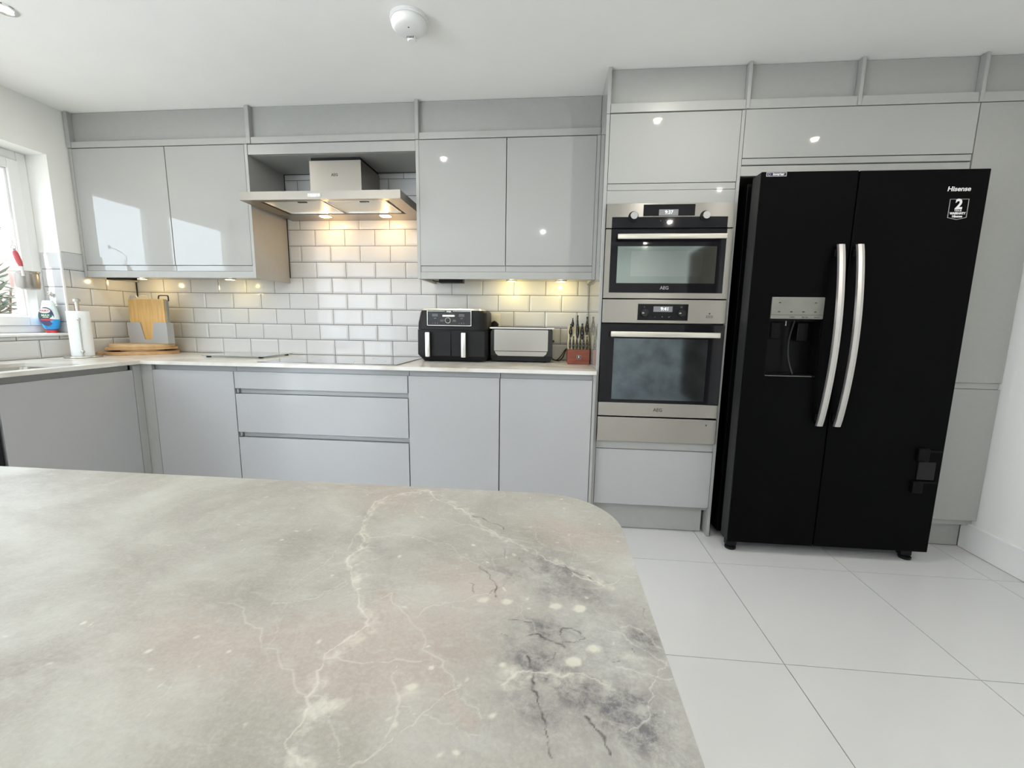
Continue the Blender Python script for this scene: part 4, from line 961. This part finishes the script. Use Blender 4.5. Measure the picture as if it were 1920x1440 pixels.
for x, y0, z0, L, lean, w, lab in ((2.986, -.150, 1.036, .062, .10, .0105, 'short black handled knife at upper left of the knife block'),
                                   (2.998, -.118, 1.086, .046, .10, .0085, 'black handled knife behind the short upper left one in the block'),
                                   (3.026, -.150, 1.020, .130, .10, .0098, 'tallest black handled knife in the block, second from left'),
                                   (3.054, -.156, 1.025, .076, .10, .0118, 'medium black handled knife in the middle of the block back row'),
                                   (3.083, -.140, 1.050, .092, .10, .0112, 'tall black handled knife at upper right of the knife block')):
    knife(x, y0, z0, L, lean, w, lab)
# --- glass worktop saver
t = thing('glass_worktop_saver', (.93, -.2, WT), 'clear glass board on small black feet left of the hob', 'glass board')
bm = bmesh.new(); prism(bm, rrect(.735, 1.150, -.345, -.050, .015), .8810, .8855, 'XY'); gm = mat('pale_board_glass', (.80, .86, .85), .05, trans=.75, ior=1.3); obj('glass', bm, gm, t)
for x in (.775, 1.115):
    for y in (-.325, -.075):
        bm = bmesh.new(); lathe(bm, [(.012, WT+.0005), (.014, WT+.004), (.014, .8808)], (x, y, 0), 'Z', 14); obj('foot', bm, M['bplastic'], t, smooth=40)
# --- kitchen roll holder
t = thing('kitchen_roll_holder', (.142, -.505, WT), 'chrome kitchen roll stand on the worktop below the window reveal', 'roll holder')
cx, cy = .142, -.505
bm = bmesh.new(); lathe(bm, [(.080, WT+.0005), (.083, WT+.004), (.081, WT+.009), (.001, WT+.0095)], (cx, cy, 0), 'Z', 40); obj('base', bm, M['steel2'], t, smooth=40)
bm = bmesh.new(); lathe(bm, [(.009, WT+.0097), (.009, 1.192)], (cx, cy, 0), 'Z', 16); lathe(bm, [(.009, 1.1922), (.0165, 1.193), (.0165, 1.206), (.012, 1.209), (.001, 1.209)], (cx, cy, 0), 'Z', 24); obj('post', bm, M['steel2'], t, smooth=40)
ax, ay = cx+.058*.75, cy-.058*.62
bm = bmesh.new(); tube(bm, [(ax, ay, WT+.0097), (ax, ay, .91), (ax, ay, 1.085)], .0032, 8); lathe(bm, [(.001, .898), (.008, .902), (.0095, .908), (.008, .914), (.001, .918)], (ax, ay, 0), 'Z', 14); lathe(bm, [(.001, 1.083), (.007, 1.087), (.008, 1.093), (.007, 1.099), (.001, 1.102)], (ax, ay, 0), 'Z', 14); obj('tension_arm', bm, M['steel2'], t, smooth=50)
t = thing('kitchen_roll', (cx, cy, WT+.01), 'white paper kitchen roll on the chrome stand', 'kitchen roll')
bm = bmesh.new(); A_ = lathe(bm, [(.021, .8815), (.0485, .8815), (.0495, .8835), (.0495, 1.1365), (.0485, 1.1385), (.021, 1.1385), (.021, .8815)], (cx, cy, 0), 'Z', 40, cap=False); obj('paper', bm, M['paper'], t, smooth=40)
bm = bmesh.new(); lathe(bm, [(.0185, .881), (.0205, .881), (.0205, 1.139), (.0185, 1.139), (.0185, .881)], (cx, cy, 0), 'Z', 28, cap=False); obj('cardboard_core', bm, M['cream'], t, smooth=40)
# --- chopping boards stacked in the corner
def board(name, c, rx, ry, ang, z0, z1, m, label, handle=None, tri=False):
    t = thing(name, (c[0], c[1], z0), label, 'chopping board', 'wooden chopping boards stacked in the corner')
    bm = bmesh.new(); pts = []
    for i in range(48):
        a = i*2*math.pi/48; p = (abs(math.cos(a))**.75*math.copysign(1, math.cos(a))*rx, abs(math.sin(a))**.75*math.copysign(1, math.sin(a))*ry)
        pts.append((c[0]+p[0]*math.cos(ang)-p[1]*math.sin(ang), c[1]+p[0]*math.sin(ang)+p[1]*math.cos(ang)))
    prism(bm, pts, z0, z1, 'XY', .004); obj('board', bm, m, t, smooth=40)
    if handle:
        bm = bmesh.new(); ca, sa = math.cos(ang), math.sin(ang)
        q = [(-rx+.02, -.028), (-rx-handle, -.020), (-rx-handle-.01, 0), (-rx-handle, .020), (-rx+.02, .028)]
        prism(bm, [(c[0]+a*ca-b*sa, c[1]+a*sa+b*ca) for a, b in q], z0+.001, z1-.001, 'XY', .003); obj('handle', bm, m, t, smooth=40)
    return t
board('chopping_board', (.200, -.190), .185, .138, .75, WT+.0008, .893, M['wood2'], 'thick rounded wooden chopping board with a handle, bottom of the corner stack', handle=.030)
board('chopping_board', (.210, -.205), .110, .105, .75, .8935, .904, M['wood'], 'small plain wooden board sandwiched in the middle of the corner stack')
board('chopping_board', (.195, -.190), .182, .136, .72, .9045, .9195, M['wood2'], 'tan rounded wooden board, third up in the corner stack')
board('chopping_board', (.195, -.186), .165, .130, .76, .920, .938, M['wood'], 'pale rounded wooden board, topmost of the corner stack')
# --- grey rack standing on the boards with upright boards
t = thing('chopping_board_rack', (.19, -.19, .9385), 'grey plastic rack holding upright boards in the corner', 'board rack')
RXa, RXb, RY, RZ = .092, .366, -.170, .9388
bm = bmesh.new(); prism(bm, [(RXa, RZ), (RXb, RZ), (RXb, 1.076), (RXb-.092, 1.076), (RXb-.113, .965), (RXa+.108, .965), (RXa+.085, 1.076), (RXa, 1.076)], RY-.004, RY, 'XZ'); obj('front_panel', bm, M['greyp'], t)
box('back_panel', RXa, RXb, RY+.043, RY+.047, RZ, 1.076, M['greyp'], t, bev=.001)
for x in (RXa, RXb-.004): box('side_panel', x, x+.004, RY+.0005, RY+.0425, RZ, 1.076, M['greyp'], t, bev=0)
box('base', RXa+.0045, RXb-.0045, RY+.0005, RY+.0425, RZ, RZ+.004, M['greyp'], t, bev=0)
def upright(y, z1, m, label, tab, dx=0, em=None):
    t = thing('upright_board', ((RXa+RXb)/2, y, RZ+.0045), label, 'chopping board', 'upright boards in the grey rack')
    bm = bmesh.new(); a, b = RXa+.010+dx, RXb-.012+dx
    pts = [(a, RZ+.0045), (b, RZ+.0045), (b, z1-.006), (b-.006, z1)]
    if tab: pts += [(tab[1]+.012, z1), (tab[1], z1+.022), (tab[0], z1+.022), (tab[0]-.012, z1)]
    pts += [(a+.006, z1), (a, z1-.006)]
    prism(bm, pts, y, y+.007, 'XZ', .001); obj('board', bm, m, t); return t
upright(RY+.003, 1.226, M['bamboo'], 'golden bamboo board, frontmost in the grey rack', None)
upright(RY+.013, 1.228, M['cream'], 'pale board with a centre tab behind the bamboo one', (.172, .232))
upright(RY+.023, 1.228, M['greyp'], 'grey board with a left hand tab in the rack', (.10, .14))
t = upright(RY+.033, 1.222, M['satin'], 'grey board with a dark wire handle, rearmost in the rack', None, dx=.0)
bm = bmesh.new(); tube(bm, smoothpts([(.285, RY+.037, 1.222), (.29, RY+.037, 1.246), (.30, RY+.037, 1.252), (.348, RY+.037, 1.252), (.357, RY+.037, 1.246), (.358, RY+.037, 1.216)], 4), .004, 8); obj('handle', bm, M['darkprint'], t, smooth=50)
# --- washing-up liquid on the sill (cap down)
t = thing('washing_up_liquid_bottle', (-.070, -.485, 1.0115), 'upside down washing up liquid bottle with red cap and blue liquid on the sill', 'bottle')
bc = (-.066, -.486, 0)
bm = bmesh.new(); lathe(bm, [(.024, 1.0115), (.027, 1.013), (.027, 1.0265), (.024, 1.028)], bc, 'Z', 28, sx=1.1, sy=.8); obj('cap', bm, M['red'], t, smooth=40)
bm = bmesh.new(); lathe(bm, [(.024, 1.0285), (.034, 1.036), (.043, 1.052), (.047, 1.075), (.0475, 1.090)], bc, 'Z', 32, sx=1.1, sy=.62); obj('liquid', bm, M['blue'], t, smooth=40)
bm = bmesh.new(); lathe(bm, [(.0475, 1.0902), (.046, 1.115), (.040, 1.150), (.033, 1.175), (.029, 1.192), (.024, 1.198), (.001, 1.199)], bc, 'Z', 32, sx=1.1, sy=.62); obj('bottle_body', bm, M['bottle'], t, smooth=40)
# label facing the room (camera side), as thin printed shells
def decal(name, cx, cz, rx, rz, m, d, parent):
    ang = math.radians(-58); dirv = Vector((math.cos(ang), math.sin(ang), 0)); tv = Vector((-math.sin(ang), math.cos(ang), 0))
    bm = bmesh.new(); A_, B_ = [], []
    for i in range(28):
        a = i*2*math.pi/28; u, v = cx+rx*math.cos(a), cz+rz*math.sin(a)
        p = Vector((bc[0], bc[1], v))+tv*u+dirv*(.036+d); A_.append(bm.verts.new(p)); B_.append(bm.verts.new(p-dirv*.0012))
    bm.faces.new(A_); bm.faces.new(B_[::-1])
    for i in range(28): bm.faces.new((A_[i], B_[i], B_[(i+1) % 28], A_[(i+1) % 28]))
    obj(name, bm, m, parent)
    return lambda s, sz, u, v, mm: text('lettering', s, sz, tuple(Vector((bc[0], bc[1], v))+tv*u+dirv*(.036+d+.0006)), mm, parent, rot=(math.pi/2, 0, ang+math.pi/2), bold=.0004)
decal('back_label', -.002, 1.105, .033, .054, M['navy'], .000, t)
f1 = decal('oval_label', -.006, 1.138, .024, .0145, M['white'], .0016, t); f1('FAIRY', .015, -.006, 1.138, M['red'])
f2 = decal('green_label', -.004, 1.110, .027, .0150, M['green'], .0016, t); f2('MAX', .016, -.004, 1.112, M['white']); f2('POWER', .007, -.004, 1.1015, M['white'])
decal('red_band', 0, 1.0875, .030, .005, M['red'], .0016, t)
# --- little saucepan hanging in front of the window from its handle
t = thing('saucepan', (-.04, -.60, 1.25), 'small stainless saucepan with a red handle hanging in front of the window', 'saucepan')
pc = Vector((-.035, -.60, 0))
bm = bmesh.new(); lathe(bm, [(.001, 1.252), (.044, 1.252), (.054, 1.258), (.058, 1.270), (.059, 1.337), (.063, 1.342), (.0635, 1.350), (.061, 1.351), (.057, 1.341), (.056, 1.272), (.052, 1.260), (.001, 1.2555)], (pc.x, pc.y, 0), 'Z', 40, cap=False, sx=1.0, sy=1.0); obj('pan', bm, mat('brushed_pan_steel', (.50, .48, .46), .28, 1), t, smooth=40)
h0, h1, h2 = Vector((.010, -.640, 1.337)), Vector((.006, -.640, 1.372)), Vector((-.034, -.634, 1.465))
bm = bmesh.new(); tube(bm, [h0+Vector((0, 0, -.015)), h0, h1], [.006, .006, .008], 10); obj('handle_shank', bm, M['white'], t, smooth=50)
bm = bmesh.new(); tube(bm, [h1, h1.lerp(h2, .25), h1.lerp(h2, .7), h1.lerp(h2, .85)], [.008, .0125, .0125, .009], 12); obj('grip', bm, M['redgrip'], t, smooth=50)
bm = bmesh.new(); tube(bm, [h1.lerp(h2, .85), h2], [.009, .007], 10); tube(bm, [h2+Vector((0, .010*math.cos(a), .010+.010*math.sin(a))) for a in [q*math.pi/8 for q in range(17)]], .0022, 6); obj('hanging_ring', bm, M['steel2'], t, smooth=50)
t = thing('hook', (-.08, -.63, 1.49), 'small metal hook holding the saucepan on the window frame', 'hook')
bm = bmesh.new(); tube(bm, smoothpts([(-.1225, -.62, 1.575), (-.085, -.63, 1.560), (-.035, -.64, 1.525), (-.026, -.64, 1.498), (-.032, -.64, 1.489), (-.040, -.64, 1.496)], 4), .0022, 8); obj('wire', bm, M['steel2'], t, smooth=50)
bm = bmesh.new(); lathe(bm, [(.012, -.1225), (.009, -.119), (.001, -.118)], (0, -.62, 1.576), 'X', 16); obj('suction_cup', bm, M['bottle'], t, smooth=50)
t = thing('wire_hook', (-.05, -.455, 1.2), 'small wire hook stuck to the tiled window reveal', 'hook')
bm = bmesh.new(); tube(bm, smoothpts([(-.075, -.452, 1.235), (-.075, -.485, 1.235), (-.05, -.488, 1.235), (-.045, -.478, 1.242), (-.055, -.472, 1.248), (-.075, -.476, 1.248)], 4), .0016, 6); obj('wire', bm, M['steel2'], t, smooth=50)
bm = bmesh.new(); lathe(bm, [(.012, -.4525), (.013, -.456), (.001, -.457)], (-.075, 0, 1.235), 'Y', 16); obj('pad', bm, M['steel2'], t, smooth=50)

# ================================================================ CEILING AND UNDER-CABINET LIGHTS
def downlight(x, y, label, power=4.2):
    t = thing('downlight', (x, y, H), label, 'downlight', 'recessed ceiling downlights')
    bm = bmesh.new(); lathe(bm, [(.045, H-.0005), (.044, H-.004), (.034, H-.005), (.030, H-.002), (.030, H-.0005)], (x, y, 0), 'Z', 32, cap=False); obj('bezel', bm, M['chrome'], t, smooth=40)
    bm = bmesh.new(); lathe(bm, [(.022, H-.0025), (.001, H-.0035)], (x, y, 0), 'Z', 24, cap=False); obj('lamp', bm, M['warm2'], t, smooth=60)
    l = area('downlight_beam', (x, y, H-.010), (.027, .027), power, (1, .965, .91), shape='DISK'); return t
downlight(.715, -1.093, 'recessed downlight at the top left edge of the ceiling')
downlight(2.056, -1.139, 'recessed downlight in front of the hood, mirrored in the wall cabinet')
downlight(3.452, -1.086, 'recessed downlight in front of the oven tower, mirrored in its top door')
downlight(4.498, -1.40, 'recessed downlight in front of the fridge, mirrored in the cabinet above', 2.2)
downlight(2.73, -3.62, 'recessed downlight behind the camera near the island', 10)
downlight(.85, -3.62, 'added unseen downlight behind the camera near the garden door')  # downlights from here down are added out of view to brighten the room
downlight(1.2, -2.4, 'added unseen downlight over the left end of the island')
downlight(4.2, -3.62, 'added unseen downlight behind the camera above the right side floor', 6)
downlight(4.2, -4.9, 'added unseen downlight behind the camera near the dark door', 2.2)
downlight(4.3, -2.4, 'added unseen downlight above the floor right of the island', 2.2)
t = thing('smoke_alarm', (2.277, -.93, H), 'white round smoke alarm on the ceiling, cut by the top edge', 'smoke alarm')
sc = (2.277, -.925, 0)
bm = bmesh.new(); lathe(bm, [(.074, H-.0005), (.074, H-.010), (.070, H-.013)], sc, 'Z', 40); obj('base', bm, M['upvc'], t, smooth=40)
bm = bmesh.new(); lathe(bm, [(.068, H-.0135), (.070, H-.020), (.066, H-.034), (.052, H-.042), (.001, H-.0435)], sc, 'Z', 40); obj('cover', bm, M['upvc'], t, smooth=50)
bm = bmesh.new(); lathe(bm, [(.018, H-.043), (.018, H-.052), (.015, H-.055), (.001, H-.0555)], (sc[0]-.004, sc[1]+.045, 0), 'Z', 24); s_ = obj('sensor_cage', bm, M['upvc'], t, smooth=40)
bm = bmesh.new()
for i in range(5): bx(bm, sc[0]-.018+i*.006, sc[0]-.016+i*.006, sc[1]+.024, sc[1]+.0268, H-.052, H-.046)
obj('vent_slot', bm, M['darkprint'], s_)
bm = bmesh.new(); lathe(bm, [(.003, H-.042), (.003, H-.0436)], (sc[0]+.004, sc[1]-.02, 0), 'Z', 10); obj('indicator', bm, M['darkprint'], t)
def under_light(x, y, label, power, color):
    t = thing('under_cabinet_light', (x, y, 1.35), label, 'cabinet light', 'small lights under the wall cabinets')
    bm = bmesh.new(); lathe(bm, [(.035, 1.3655), (.035, 1.357), (.030, 1.355)], (x, y, 0), 'Z', 28); obj('housing', bm, M['steel2'], t, smooth=40)
    bm = bmesh.new(); lathe(bm, [(.027, 1.3548), (.001, 1.3545)], (x, y, 0), 'Z', 24, cap=False); obj('diffuser', bm, mat('warm_puck', (1, .85, .5), .4, emit=color, es=12) if 'warm_puck' not in D.materials else D.materials['warm_puck'], t, smooth=60)
    bulb('puck_beam', (x, y, 1.338), power, color, .012)
YL = (1, .78, .30)
under_light(2.62, -.11, 'round warm light under the right wall cabinet, above the toaster', .62, YL)
under_light(2.92, -.11, 'round warm light under the right wall cabinet, above the knives', .5, YL)
under_light(.20, -.15, 'round warm light under the left wall cabinet, above the chopping boards', .6, (1, .72, .34))
under_light(.80, -.13, 'round warm light under the left wall cabinet, above the glass board', .25, YL)
for (x0, x1, y0, y1, lab) in ((2.19, 2.335, -.20, -.14, 'dark transformer box under the right wall cabinet, above the air fryer'), (.10, .26, -.285, -.235, 'dark transformer box under the left wall cabinet near the corner')):
    t = thing('light_transformer', (x0, y0, 1.34), lab, 'transformer'); box('case', x0, x1, y0, y1, 1.338, 1.3655, M['bplastic'], t, bev=.003)
    bm = bmesh.new(); tube(bm, smoothpts([(x0, (y0+y1)/2, 1.352), (x0-.03, (y0+y1)/2+.02, 1.349), (x0-.06, (y0+y1)/2+.05, 1.36)], 4), .003, 6); obj('lead', bm, M['bplastic'], t, smooth=50)
